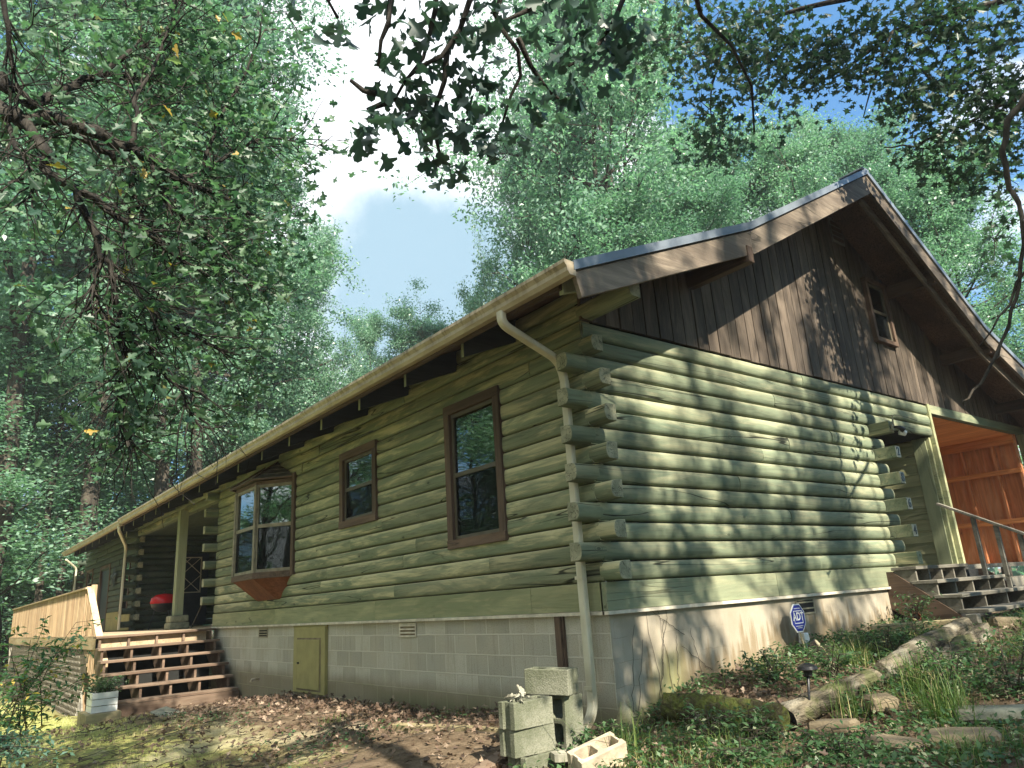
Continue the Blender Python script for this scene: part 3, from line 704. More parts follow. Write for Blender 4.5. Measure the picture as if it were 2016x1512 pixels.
for a, b in ((.0, 1.89), (1.89, 5.19), (5.19, 8.4), (8.4, 12.5)): mb.prism([(a, rz(a)-.30), (b, rz(b)-.30), (b, rz(b)-.44), (a, rz(a)-.44)], 'x', .66, .70) if a >= 5 else mb.prism([(a, rz(a)-.06), (b, rz(b)-.06), (b, rz(b)-.22), (a, rz(a)-.22)], 'x', .66, .70)
mb.build('barge_rafter', M['fascia'], rf)
for y, dz in ((1.80, .26), (5.19, .20), (6.95, .17), (8.6, .17), (3.55, .16), (10.6, .16)):
    mb = MB(); z = rz(y)-dz; mb.cr = rng.random(); mb.box(-.2, .80 if y != 1.8 else .86, y-.05, y+.05, z-.19, z-.0 if y != 5.19 else z)
    mb.build('lookout_beam', M['browny'], rf, bevel=.005)
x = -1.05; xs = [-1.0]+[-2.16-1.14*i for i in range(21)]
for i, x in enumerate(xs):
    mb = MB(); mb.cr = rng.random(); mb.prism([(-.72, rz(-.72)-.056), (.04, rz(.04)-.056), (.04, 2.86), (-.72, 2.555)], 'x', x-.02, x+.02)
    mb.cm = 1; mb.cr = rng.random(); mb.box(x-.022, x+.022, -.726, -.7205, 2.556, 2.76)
    mb.build('rafter', [M['soffit'], M['greenz']], rf)  # eave shade put into the dark rafter body; front plate left pale
mb = MB(); mb.box(-26., .64, -.86, -.82, 2.64, rz(-.83)-.06); mb.build('eave_board', M['browny'], rf)
# boards and end of the eave near the corner
mb = MB(); mb.prism([(-.82, 2.60), (-.02, 2.90), (-.02, 3.05), (-.82, 2.72)], 'x', .60, .655); mb.build('eave_return', M['greenz'], rf, bevel=.004)
# gutters
GPR = [(-.862, 2.79), (-.862, 2.672), (-.93, 2.668), (-.955, 2.70), (-.958, 2.735), (-.985, 2.768), (-.985, 2.798), (-.975, 2.798), (-.975, 2.775), (-.945, 2.738), (-.94, 2.705), (-.925, 2.68), (-.872, 2.682), (-.872, 2.79)]
def gutter(x0, x1, dz=0.):
    mb = MB(); n = len(GPR)
    k_ = max(1, int((x1-x0)/1.5))
    for i in range(k_+1):
        x = x0+(x1-x0)*i/k_; s_ = rng.uniform(-.004, .004)
        for y, z in GPR: mb.v.append((x, y+s_, z+dz+s_))
    for i in range(k_):
        for j in range(n): j2 = (j+1) % n; mb.face([i*n+j, i*n+j2, (i+1)*n+j2, (i+1)*n+j])
    g = mb.build('gutter', M['gutter'], H)
    sx_ = x1-2.9
    while sx_ > x0+.5:
        c = MB(); o_ = [(p[0]+(-.003 if p[0] < -.9 else 0), p[1]+dz-(.003 if p[1] < 2.7 else 0)) for p in GPR[:7]]; c.prism(o_, 'x', sx_, sx_+.05); c.build('seam', M['gutter'], g); sx_ -= 3.05
    for x in (x0, x1):
        c = MB(); c.prism([(p[0]-.0, p[1]+dz) for p in GPR[:7]], 'x', x-.004, x+.004); c.build('end_cap', M['gutter'], g)
gutter(-16.4, .86); gutter(-25.9, -16.42, -.035)
def rrect(w_, d_, n=3, r_=.015):
    out = []
    for cx, cy, a0 in ((w_/2-r_, d_/2-r_, 0), (-w_/2+r_, d_/2-r_, 90), (-w_/2+r_, -d_/2+r_, 180), (w_/2-r_, -d_/2+r_, 270)):
        for i in range(n+1): a = R(a0+90*i/n); out.append((cx+r_*math.cos(a), cy+r_*math.sin(a)))
    return out
def arc(p, a, b, n=6):   # smooth a corner
    p, a, b = Vector(p), Vector(a), Vector(b); return [tuple(p*(1-t_)**2+a*2*t_*(1-t_)+b*t_*t_) for t_ in [i/n for i in range(n+1)]]
def spout(pts, w_=.085, d_=.06):
    path = [pts[0]]
    for i in range(1, len(pts)-1):
        p0, p1, p2 = map(Vector, pts[i-1:i+2]); r_ = .11
        a = p1+(p0-p1).normalized()*min(r_, (p0-p1).length/2); b = p1+(p2-p1).normalized()*min(r_, (p2-p1).length/2)
        path += arc(a, p1, b)
    path.append(pts[-1]); mb = MB(); mb.sweep(path, rrect(w_, d_)); return mb.build('downspout', M['spout'], H, smooth=40)
spout([(-.08, -.92, 2.68), (-.08, -.92, 2.56), (-.17, -.19, 2.36), (-.178, -.115, 2.2), (-.178, -.115, -.80), (-.19, -.29, -.98)])
for z in (2.0, .30, -.62):
    mb = MB(); mb.box(-.225, -.131, -.152, -.146, z, z+.03); mb.box(-.231, -.225, -.152, -.01, z, z+.03); mb.build('strap', M['spout'], H)
spout([(-16.6, -.92, 2.64), (-16.6, -.90, 2.52), (-18.3, -.40, 2.3), (-18.55, -.34, 2.2), (-18.6, -.34, .05)])
spout([(-26.9, -.7, 2.6), (-27.2, -.3, 2.3), (-27.25, -.3, .05)])
# gable siding
mb = MB(); y = -.02
GW = (6.22, 6.84, 3.61, 4.61)
while y < 12.0:
    w_ = rng.uniform(.175, .225); y2 = min(y+w_, 12.0); d_ = rng.uniform(0, .009); mb.cr = rng.random()
    zb = 2.748 + rng.uniform(-.006, .004)
    def col(a, b, lo, hi=None):
        pts = [(a, lo), (b, lo)]
        if hi is None:
            pts += [(b, rz(b)-.06)] + [(p, q-.06) for p, q in RP[::-1] if a < p < b] + [(a, rz(a)-.06)]
        else: pts += [(b, hi), (a, hi)]
        mb.prism(pts, 'x', .0, .03+d_)
    a, b = y, y2-.017
    if a < GW[1] and b > GW[0]:
        for p, q, f in ((a, min(b, GW[0]), 0), (max(a, GW[0]), min(b, GW[1]), 1), (max(a, GW[1]), b, 0)):
            if q-p < .01: continue
            if f: col(p, q, zb, GW[2]); col(p, q, GW[3])
            else: col(p, q, zb)
    else: col(a, b, zb)
    y = y2
mb.build('gable_siding', M['siding'], H)
mb = MB(); mb.prism([(0, 2.76)]+[(12, 2.76), (12., rz(12.)-.07)]+[(p, q-.07) for p, q in RP[3:0:-1]]+[(0, rz(0)-.07)], 'x', -.06, -.03); mb.build('gable_core', M['dark'], H)
mb = MB(); mb.box(.037, .055, 5.50, 5.86, 5.08, 5.50); gv = mb.build('gable_vent', M['greywood'], H)
mb = MB(); 
for i in range(4): mb.box(.055, .062, 5.53, 5.83, 5.12+i*.085, 5.18+i*.085)
mb.build('slats', M['browny'], gv)
# entry alcove and side porch
def sideboards(mb, y, x0, x1, z0, z1):
    z = z0
    while z < z1-.01:
        mb.cr = rng.random(); h = min(.175, z1-z); mb.prism([(y, z), (y-.022, z+.002), (y-.006, z+h), (y, z+h)], 'x', x0, x1); z += h
mb = MB(); sideboards(mb, 7.52, -1.3, -.06, .26, 2.21); mb.build('alcove_wall', M['boardx'], H)
mb = MB(); mb.box(-1.36, -1.3, 5.5, 7.5, .2, 2.3); mb.box(-1.3, -.02, 5.45, 7.55, 2.215, 2.26); mb.build('alcove_back', M['dark'], H)
mb = MB(); mb.cr = .5; mb.box(-.28, -.08, 7.47, 7.496, .26, 2.21); mb.build('corner_board', M['greenz'], H, bevel=.003)
mb = MB(); mb.cr = .8; mb.box(-.02, .045, 7.555, 7.63, .24, 2.75); mb.cr = .6; mb.box(-.08, -.025, 7.50, 7.64, .24, 2.60); mb.build('porch_post', M['boardx'], H, bevel=.004)
mb = MB(); mb.cr = .7; mb.box(-.05, .04, 7.635, 11.75, 2.60, 2.745); mb.build('porch_header', M['logy'], H, bevel=.004)
mb = MB(); mb.box(-.06, .05, 11.62, 11.74, -.3, 2.6); mb.build('porch_post', M['greenz'], H)
mb = MB()
for a, b in ((-3.3, -2.1), (-2.095, -.88), (-.875, -.02)): 
    for c, d in ((.18, 1.0), (1.005, 1.95), (1.955, 2.62)): mb.cr = rng.random(); mb.box(a, b, 11.4, 11.42, c, d)
mb.build('plywood_wall', M['ply'], H)
mb = MB()
for x in (-2.9, -2.3, -1.66, -1.0, -.45, -.06): mb.cr = rng.random(); mb.box(x, x+.045, 11.30, 11.398, .2, 2.5)
mb.build('stud', M['ply'], H)
mb = MB(); mb.cr = .3
for z in (.94, 1.86, 2.42): mb.box(-3.3, -.02, 11.26, 11.299, z, z+.09 if z < 2.4 else z+.16)
mb.build('stud_rail', M['plyx'], H)
mb = MB(); mb.cr = .9; mb.box(-3.4, -.06, 7.66, 11.4, 2.585, 2.60)
mb.build('porch_ceiling', M['plyx'], H)
mb = MB(); mb.box(-3.45, -3.4, 7.6, 11.5, 0, 2.6); mb.build('porch_back_wall', M['ply'], H)
mb = MB(); mb.cr = .3; mb.box(-3.4, .3, 5.62, 7.6, .17, .235); mb.box(-3.4, .05, 7.6, 11.6, .17, .235); mb.build('porch_floor', M['greywood'], H)
# small lamp on the topmost log end
mb = MB(); mb.box(.31, .327, 5.50, 5.58, 2.07, 2.16); L_ = mb.build('outdoor_lamp', M['vent'], H)
mb = MB(); mb.tube([(.325, 5.55, 2.12), (.385, 5.58, 2.10), (.415, 5.62, 2.06)], [.015, .03, .045], 8); mb.build('lamp_head', M['black'], L_, smooth=True)
mb = MB(); mb.tube([(.365, 5.62, 2.05), (.405, 5.68, 2.02)], [.05, .04], 8); mb.build('lens', M['white'], L_, smooth=True)
mb = MB(); mb.beam((.325, 5.54, 2.12), (.345, 5.53, 2.28), .02, .01); mb.build('bracket', M['vent'], L_)
# front porch recess
mb = MB()
for c in range(15): mb.cr = rng.random(); log(mb, 'G', .1, 2.4, .02+c*P, P-.002, off=-18.75)
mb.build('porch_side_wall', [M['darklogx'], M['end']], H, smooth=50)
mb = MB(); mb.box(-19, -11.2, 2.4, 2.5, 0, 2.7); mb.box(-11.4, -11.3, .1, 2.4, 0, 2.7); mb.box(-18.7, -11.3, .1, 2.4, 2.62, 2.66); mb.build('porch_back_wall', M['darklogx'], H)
mb = MB(); mb.box(-18.70, -18.66, 1.0, 1.98, .05, 2.08); D_ = mb.build('porch_door', M['door'], H, bevel=.004)
mb = MB(); y0, y1, z0, z1 = 1.22, 1.78, .95, 1.98
for a in ((y0, y1, z0, z0+.03), (y0, y1, z1-.03, z1), (y0, y0+.03, z0, z1), (y1-.03, y1, z0, z1)): mb.box(-18.66, -18.64, *a)
zt_ = [z0+(z1-z0)*i/2 for i in range(3)]
for i in range(2):
    mb.beam((-18.648, y0, zt_[i]), (-18.648, y1, zt_[i+1]), .018, .018, (1, 0, 0)); mb.beam((-18.646, y1, zt_[i]), (-18.646, y0, zt_[i+1]), .018, .018, (1, 0, 0))
mb.beam((-18.645, (y0+y1)/2, z1), (-18.645, y0, (zt_[1]+z1)/2), .016, .016, (1, 0, 0))
mb.build('lattice_window', M['lattice'], D_)
mb = MB(); mb.cr = .8
for a in ((-.09, .09, -.09, .09), (-.10, -.03, -.10, -.03), (.03, .10, -.10, -.03)): mb.box(-13.6+a[0], -13.6+a[1], -.1+a[2], -.1+a[3], .3, 2.66-.001*a[0])
pp = mb.build('porch_post', M['greenz'], H, bevel=.004)
mb = MB()
for i, (z, dx) in enumerate(((0, .22), (.15, .20))): mb.box(-13.6-dx, -13.6+dx, -.1-dx, -.1+dx, z, z+.148)
mb.build('stone_base', M['stuccoold'], pp, bevel=.03)
# far wing details
mb = MB(); mb.box(-23.9, -22.35, .02, .06, 0, 2.0); wd = mb.build('wing_door', M['door'], H)
mb = MB(); 
for a in ((-24.0, -23.86, 0, 2.1), (-22.4, -22.26, 0, 2.1), (-23.86, -22.4, 2.0, 2.1)): mb.box(a[0], a[1], -.04, .03, a[2], a[3])
mb.build('door_frame', M['trimz'], wd)
mb = MB(); mb.cr = .4; mb.box(-22.2, -18.85, -.045, -.03, 0.02, .56); mb.build('plywood_patch', M['hatch'], H)
mb = MB(); c0 = Vector((-21.3, -.09, 1.58))
pts = []
for i in range(10): a = math.pi/2+i*math.pi/5; r_ = .42 if i % 2 == 0 else .17; pts.append((c0.x+r_*math.cos(a), c0.z+r_*math.sin(a)))
mb.add([(c0.x, c0.y-.05, c0.z)]+[(p[0], c0.y, p[1]) for p in pts], [(0, 1+i, 1+(i+1) % 10) for i in range(10)]+[tuple(range(10, 0, -1))])
st_ = mb.build('star_ornament', M['iron'], None, label='dark metal star hung on the far log wall beside the door', cat='ornament')

# ------------------------------------------------------------------ deck, railing and front steps
D = empty('porch_deck', (-19, -1, -1.6), 'raised wooden porch deck in front of the far wing', 'deck')
mb = MB(); y = -2.1
while y < 2.35: mb.cr = rng.random(); mb.box(-27.5, -10.95 if y < -.2 else -11.25, y, y+.135, -.035, 0.0); y += .14
mb.build('deck_boards', M['deckx'], D)
mb = MB(); mb.box(-27.5, -11.0, -2.1, -2.06, -.24, -.036); mb.box(-11.04, -11.0, -2.06, -.2, -.24, -.036); mb.build('rim_joist', M['deckx'], D)
for x in (-12.7, -15.6, -18.5, -21.4, -24.3, -27.3):
    mb = MB(); mb.box(x-.07, x+.07, -2.05, -1.91, -2.2, -.24); mb.build('deck_post', M['deckz'], D)
mb = MB()
x = -27.3
while x < -12.9:
    for s_ in (1, -1):
        x0, x1 = (x, x+1.2) if s_ > 0 else (x+1.2, x)
        mb.beam((x0, -2.075-.006*s_, -1.75), (x1, -2.075-.006*s_, -.26), .005, .035, (0, 1, 0))
    x += .17
mb.build('lattice_skirt', M['greywood'], D)
Rl = empty('deck_railing', (-13, -2, 0), 'sunlit wooden railing with close upright boards along the deck edge', 'railing')
mb = MB(); mb.cr = .5; mb.box(-27.5, -12.8, -2.11, -1.97, .92, .955); mb.build('top_rail', M['deckx'], Rl, bevel=.004)
mb = MB(); mb.box(-27.5, -12.95, -2.045, -2.01, .80, .89); mb.box(-27.5, -12.95, -2.045, -2.01, .03, .11); mb.build('rail_board', M['deckx'], Rl)
x = -12.95
for i in range(98):
    mb = MB(); mb.cr = rng.random(); h = rng.uniform(-.01, .01); mb.box(x-.034, x+.034, -2.085, -2.048, -.16+h, .915); mb.build('baluster', M['deckz'], Rl); x -= .148
mb = MB(); mb.cr = .8; mb.box(-12.86, -12.76, -2.0, -1.9, -.3, 1.0); mb.build('newel_post', M['deckz'], Rl, bevel=.004)
Sr = empty('stair_railing', (-11, -2, -1.2), 'sloping pale wooden handrail with slats beside the wide front steps', 'railing')
mb = MB(); mb.cr = .9; mb.beam((-12.86, -2.02, .955), (-10.7, -2.02, -.44), .12, .04); mb.build('handrail', M['deckx'], Sr, bevel=.004)
for i in range(13):
    x = -12.66+i*.155; zt = .93-(x+12.86)*.645; mb = MB(); mb.cr = rng.random(); mb.box(x-.04, x+.04, -2.085, -2.05, zt-.95, zt); mb.build('baluster', M['deckz'], Sr)
mb = MB(); mb.box(-10.82, -10.73, -2.04, -1.95, -1.5, -.42); mb.build('newel_post', M['deckz'], Sr, bevel=.004)
S = empty('front_steps', (-10, -1.1, -1.3), 'wide brown wooden steps with open risers climbing to the porch', 'steps')
for k_ in range(0, 6):
    x = -10.88+.30*k_; z = -.205*k_-.002
    mb = MB(); mb.cr = rng.random()
    if k_ < 5: mb.box(x-.30, x, -2.15, -.06, z-.042, z)
    else: mb.box(x-.30, x, -2.2, -.06, z-.042, z)
    mb.build('tread', M['deck'], S, bevel=.005)
mb = MB(); mb.cr = .2; mb.box(-9.42, -9.375, -2.2, -.05, -1.32, -1.075); mb.build('bottom_riser', M['deck'], S, bevel=.004)
mb = MB(); mb.box(-9.38, -9.28, -2.35, -1.2, -1.42, -1.27); mb.build('base_timber', M['timber'], S, bevel=.01)
for y in (-2.08, -1.6, -1.12, -.64, -.14):
    mb = MB(); mb.cr = rng.random(); pts = [(-11.2, -.4), (-11.2, -.05)]
    for k_ in range(5): x = -10.92+.30*k_; z = -.205*k_-.046; pts += [(x, z), (x, z-.204)]
    pts += [(-9.46, -1.07), (-9.46, -1.40), (-9.8, -1.40)]
    mb.prism([(p, q) for p, q in pts], 'y', y-.02, y+.02); mb.build('stringer', M['deck'], S)
mb = MB(); mb.box(-11.25, -11.2, -2.05, -.05, -1.4, -.25); mb.build('back_board', M['dark'], S)
# white slatted planter
Pl = empty('slatted_planter', (-9.3, -2.35, -1.4), 'white slatted planter box at the foot of the stair railing', 'planter')
for i, (z, q) in enumerate(((-1.13, .09), (-1.03, .09), (-.93, .09))):
    mb = MB()
    for a in ((-9.6, -9.15, -2.42, -2.40), (-9.6, -9.15, -2.07, -2.05), (-9.6, -9.58, -2.40, -2.07), (-9.17, -9.15, -2.40, -2.07)): mb.box(*a, z, z+q)
    mb.build('slat_ring', M['white'], Pl)
mb = MB(); mb.box(-9.57, -9.18, -2.39, -2.08, -1.12, -.87); mb.build('soil', M['ground'], Pl)
mb = MB(); mb.box(-9.8, -9.05, -2.5, -2.0, -1.5, -1.135); mb.build('base_block', M['timber'], Pl, bevel=.01)
# red grill
G = empty('kettle_grill', (-17.2, .75, 0), 'red lidded grill on black legs standing on the shaded porch', 'grill')
def lathe(mb, prof, c, n=20):
    b = len(mb.v)
    for r_, z in prof:
        for j in range(n): a = 2*math.pi*j/n; mb.v.append((c[0]+r_*math.cos(a), c[1]+r_*math.sin(a), c[2]+z))
    for i in range(len(prof)-1):
        for j in range(n): j2 = (j+1) % n; mb.face([b+i*n+j, b+i*n+j2, b+(i+1)*n+j2, b+(i+1)*n+j])
gc = (-17.2, .45, 0)
mb = MB(); lathe(mb, [(.34, .66), (.345, .70), (.32, .80), (.22, .88), (.08, .91), (.0, .915)], gc); mb.build('lid', M['red'], G, smooth=True)
mb = MB(); lathe(mb, [(.33, .655), (.30, .56), (.18, .46), (.0, .43)], gc); mb.build('bowl', M['iron'], G, smooth=True)
for i in range(3):
    a = i*2.1+.4; mb = MB(); mb.tube([(gc[0]+.2*math.cos(a), gc[1]+.2*math.sin(a), .5), (gc[0]+.34*math.cos(a), gc[1]+.34*math.sin(a), 0.0)], .015, 6); mb.build('leg', M['iron'], G)
mb = MB(); mb.tube([(gc[0]-.06, gc[1], .91), (gc[0]-.05, gc[1], .96), (gc[0]+.05, gc[1], .96), (gc[0]+.06, gc[1], .91)], .012, 6); mb.build('handle', M['iron'], G)
mb = MB(); mb.tube([(-11.9, -.25, 0.02), (-11.45, -.12, .62)], [.012, .014], 6); mb.build('walking_stick', M['twig'], None, label='thin wooden stick leaning on the corner log ends above the front steps', cat='stick')

# ------------------------------------------------------------------ side steps at the gable end
T = empty('side_steps', (.8, 5.9, -.4), 'dark weathered open steps rising to the side porch by the gable wall', 'steps')
for k_, (x, ye) in enumerate(((.42, 6.7), (.64, 7.35), (.88, 8.1), (1.13, 8.1))):
    z = .25-.18*k_; mb = MB(); mb.cr = rng.random(); mb.box(x-.32, x, 5.1+.06*k_*0, ye, z-.042, z); mb.build('tread', M['greywood'], T, bevel=.005)
    if k_ < 3:
        n = 4
        for i in range(n+1):
            y = 5.14+(ye-5.2)*i/n; mb = MB(); mb.cr = rng.random(); mb.box(x-.30, x-.03, y-.018, y+.018, z-.222, z-.043); mb.build('riser_support', M['greywood'], T)
for y in (5.12, 8.0):
    mb = MB(); mb.prism([(-.1, .2), (.1, .2), (1.0, -.5), (.6, -.6), (-.1, -.2)], 'y', y-.02, y+.02); mb.build('stringer', M['browny'], T)
mb = MB(); mb.box(.02, .06, 5.15, 8.1, -.6, .2); mb.build('back_board', M['dark'], T)
Q = empty('side_handrail', (.6, 6.75, 0), 'grey wooden handrail sloping down beside the side steps', 'railing')
pr = lambda x: 1.10-.54*(x-.2)
mb = MB(); mb.beam((.18, 6.75, 1.11), (1.75, 6.75, pr(1.75)), .09, .035); mb.build('top_rail', M['greywood'], Q, bevel=.004)
for x, zb in ((.60, .08), (.86, -.10), (1.12, -.29), (1.5, -.45)):
    mb = MB(); mb.cr = rng.random(); mb.box(x-.025, x+.025, 6.72, 6.78, zb, pr(x)-.02); mb.build('post', M['greywood'], Q)

# ------------------------------------------------------------------ things on the ground
def cblock(name, loc, rz, label, up=0, mat='block', tilt=(0, 0), group=None, holes=True):
    """hollow concrete block .39 x .19 x .19, long side on local x, cores open on local z"""
    L, W_, Hh = .39, .19, .19; bm = bmesh.new()
    def ring(z):
        o_ = [(-L/2, -W_/2), (-.02, -W_/2), (.02, -W_/2), (L/2, -W_/2), (L/2, -.045), (L/2-.014, -.03), (L/2-.014, .03), (L/2, .045), (L/2, W_/2), (.02, W_/2), (-.02, W_/2), (-L/2, W_/2), (-L/2, .045), (-L/2+.014, .03), (-L/2+.014, -.03), (-L/2, -.045)]
        return [bm.verts.new((x, y, z)) for x, y in o_]
    def hole(cx, z):
        a, b = .072, .062; c = .018
        return [bm.verts.new((cx+x, y, z)) for x, y in ((-a+c, -b), (a-c, -b), (a, -b+c), (a, b-c), (a-c, b), (-a+c, b), (-a, b-c), (-a, -b+c))]
    rings = []
    for z in (0, Hh):
        o_ = ring(z); hs = [hole(-.092, z), hole(.092, z)]; rings.append((o_, hs))
        eds = []
        for lp in [o_]+hs: eds += [bm.edges.new((lp[i], lp[(i+1) % len(lp)])) for i in range(len(lp))]
        bmesh.ops.triangle_fill(bm, edges=eds, use_beauty=True)
    for A, B in [(rings[0][0], rings[1][0])]+list(zip(rings[0][1], rings[1][1])):
        for i in range(len(A)): j = (i+1) % len(A); bm.faces.new((A[i], A[j], B[j], B[i]))
    bmesh.ops.recalc_face_normals(bm, faces=bm.faces)
    if up: bmesh.ops.rotate(bm, verts=bm.verts, cent=(0, 0, 0), matrix=Matrix.Rotation(R(90), 3, 'Y' if up == 1 else 'X')); lo = min(v.co.z for v in bm.verts); bmesh.ops.translate(bm, verts=bm.verts, vec=(0, 0, -lo))
    for v in bm.verts: v.co += Vector((rng.uniform(-.0015, .0015), rng.uniform(-.0015, .0015), rng.uniform(-.0015, .0015)))
    me = bpy.data.meshes.new(name); bm.to_mesh(me); bm.free(); me.materials.append(M[mat])
    o = bpy.data.objects.new(name, me); COL.objects.link(o); o.location = loc; o.rotation_euler = (R(tilt[0]), R(tilt[1]), rz)
    md = o.modifiers.new('bevel', 'BEVEL'); md.width = .005; md.segments = 2; md.limit_method = 'ANGLE'; md.angle_limit = R(50)
    return setp(o, label, 'concrete block', 'concrete blocks piled at the house corner')
y90 = R(90)
cblock('concrete_block', (.015, -1.0, -.57-.19), y90+.03, 'upper of the two stacked blocks, dead leaves on its top')
cblock('concrete_block', (.0, -.99, -.76-.19), y90-.02, 'mossy block second from the bottom of the stack')
cblock('concrete_block', (.03, -.95, -.95-.19), y90+.10, 'bottom block of the stack, half sunk in the ground')
cblock('concrete_block', (.02, -.705, -.965), y90, 'block standing upright on its end beside the stack', up=1, tilt=(0, 3))
cblock('concrete_block', (-.04, -.68, -.572), R(22), 'topmost mossy block laid across the stack', tilt=(0, 2))
cblock('concrete_block', (.56, -.80, -1.045), R(78), 'pale sunlit block lying with its two open holes upward', mat='blockl', tilt=(16, -13))
def splash(name, loc, rz, sc, label, mat='splash', tilt=0):
    mb = MB(); n = 8
    out = [(-.30, -.09), (-.26, -.12), (.26, -.16), (.32, -.13), (.32, .13), (.26, .16), (-.26, .12), (-.30, .09)]
    inn = [(-.24, -.055), (-.22, -.075), (.22, -.115), (.31, -.10), (.31, .10), (.22, .115), (-.22, .075), (-.24, .055)]
    v = [(x, y, 0) for x, y in out]+[(x*1.0, y, .09) for x, y in out]+[(x, y, .09) for x, y in inn]+[(x*.9, y*.75, .035) for x, y in inn]
    f = [tuple(range(n))[::-1]]
    for a, b in ((0, n), (n, 2*n), (2*n, 3*n)): f += [(a+i, a+(i+1) % n, b+(i+1) % n, b+i) for i in range(n)]
    f.append(tuple(range(3*n, 4*n))); mb.add([(x*sc, y*sc, z*sc) for x, y, z in v], f)
    o = mb.build(name, M[mat], None, bevel=.006, label=label, cat='splash block'); o.location = loc; o.rotation_euler = (0, R(tilt), rz); return o
splash('splash_block', (.26, -.74, -1.0), R(65), .62, 'grey concrete splash trough under the downspout mouth')
splash('splash_block', (.30, -1.36, -1.14), R(60), .75, 'pale concrete splash trough at the bottom edge below the block stack', 'blockl', 8)
mb = MB(); mb.cr = .7; mb.beam((-.42, -.86, -1.0), (.05, -1.75, -1.09), .14, .04); mb.build('wooden_plank', M['deck'], None, bevel=.004, label='reddish brown plank on the ground left of the block stack', cat='plank')
mb = MB(); mb.cr = .3; mb.beam((-2.3, -.85, -.99), (-.75, -.52, -.955), .10, .09); mb.build('edging_timber', M['timber'], None, bevel=.008, label='thin green edging timber half buried in leaves by the block wall', cat='timber')
def wlog(name, pts, rad, mat, label, seed, n=12, rough=.12):
    r2 = random.Random(seed); P3 = []; rr = []
    for i in range(len(pts)-1):
        for k_ in range(8): t_ = k_/8; P3.append(Vector(pts[i]).lerp(Vector(pts[i+1]), t_)+Vector((r2.uniform(-1, 1), r2.uniform(-1, 1), r2.uniform(-1, 1)))*rad[i]*.08); rr.append(rad[i]*(1-t_)+rad[i+1]*t_)
    P3.append(Vector(pts[-1])); rr.append(rad[-1]); mb = MB(); mb.tube(P3, rr, n)
    ph = [r2.uniform(-rough, rough) for _ in range(n)]
    for i, p in enumerate(P3):
        for j in range(n):
            q = Vector(mb.v[i*n+j]); f = 1+ph[j]+r2.uniform(-rough, rough)*.5; mb.v[i*n+j] = tuple(p+(q-p)*f)
    mb.mi[-2] = 1 if seed == 2 else 0
    return mb.build(name, [M[mat], M['dark']], None, smooth=60, label=label, cat='fallen log')
wlog('fallen_log', [(.36, .22, -.76), (.75, .34, -.77), (1.28, .42, -.82)], [.11, .125, .12], 'mossbark', 'short dark moss covered log lying against the pale foundation', 1)
wlog('fallen_log', [(1.20, .58, -.84), (1.34, 1.1, -.73), (1.42, 1.65, -.66)], [.095, .09, .075], 'barkg', 'sunlit pale log with dark cut end behind the mossy log', 2)
wlog('fallen_log', [(1.44, 1.72, -.62), (1.36, 2.7, -.52), (1.18, 4.25, -.42)], [.07, .09, .08], 'barkg', 'long split grey log slanting up toward the side steps', 3, rough=.2)
wlog('fallen_log', [(1.55, 2.62, -.60), (1.50, 3.3, -.52), (1.42, 4.1, -.45)], [.06, .085, .08], 'barkg', 'shorter grey log lying right of the long split log', 4, rough=.2)
mb = MB(); mb.cr = .8; mb.beam((.28, 3.95, -.43), (1.14, 4.5, -.40), .10, .10); mb.build('landscape_timber', M['timber'], None, bevel=.012, label='yellowish landscape timber lying below the side steps', cat='timber')
mb = MB(); mb.cr = .5; mb.box(1.12, 1.24, 4.45, 4.56, -.50, -.31); mb.build('wood_stump', M['greywood'], None, bevel=.01, label='short grey upright wood offcut at the top of the long split log', cat='wood offcut')
def stone(x, y, sx, sy, sz, rz, mat, label, seed, lift=0.):
    bm = bmesh.new(); bmesh.ops.create_cube(bm, size=1.); r2 = random.Random(seed)
    for v in bm.verts: v.co.x *= sx*(1+r2.uniform(-.2, .1)); v.co.y *= sy*(1+r2.uniform(-.2, .1)); v.co.z *= sz
    bmesh.ops.bevel(bm, geom=bm.edges[:]+bm.verts[:], offset=min(sx, sy)*.10, segments=1, affect='EDGES')
    bmesh.ops.subdivide_edges(bm, edges=bm.edges[:], cuts=2, use_grid_fill=True)
    for v in bm.verts: v.co += Vector((r2.uniform(-1, 1), r2.uniform(-1, 1), r2.uniform(-1, 1)))*min(sx, sy)*.018
    me = bpy.data.meshes.new('stone'); bm.to_mesh(me); bm.free(); me.materials.append(M[mat]); me.polygons.foreach_set('use_smooth', [True]*len(me.polygons)); me.set_sharp_from_angle(angle=R(35))
    o = bpy.data.objects.new('stone', me); COL.objects.link(o); o.location = (x, y, gz(x, y)+lift); o.rotation_euler = (R(r2.uniform(-6, 6)), R(r2.uniform(-6, 6)), rz)
    return setp(o, label, 'stone')
stone(2.50, .52, .42, .30, .09, R(20), 'rock', 'flat square brown stone nearest the bottom right, grass tuft at its edge', 1, .065)
stone(1.70, 1.12, .22, .20, .10, R(50), 'rock', 'upright flat grey brown stone just right of the solar light', 2, .08)
stone(1.58, .60, .34, .22, .10, R(10), 'rock', 'brown mossy stone in front of the cut log end', 3, .05)
stone(2.15, .35, .40, .26, .07, R(-15), 'rock', 'low buried stone amid weeds between two brown stones', 4, .035)
stone(2.35, 1.45, .55, .22, .09, R(30), 'rockg', 'long pale lichen stone near the right edge of the slope', 5, .03)
stone(2.42, 2.15, .30, .25, .07, R(70), 'rockg', 'flat grey stone at the right picture edge', 6, .03)
stone(1.42, 4.75, .35, .25, .12, R(40), 'rock', 'brown rock beside the wood offcut below the side steps', 7, .04)
stone(-8.2, -1.55, .55, .32, .05, R(8), 'rockg', 'flat round stepping stone in front of the bottom step', 8, .03)
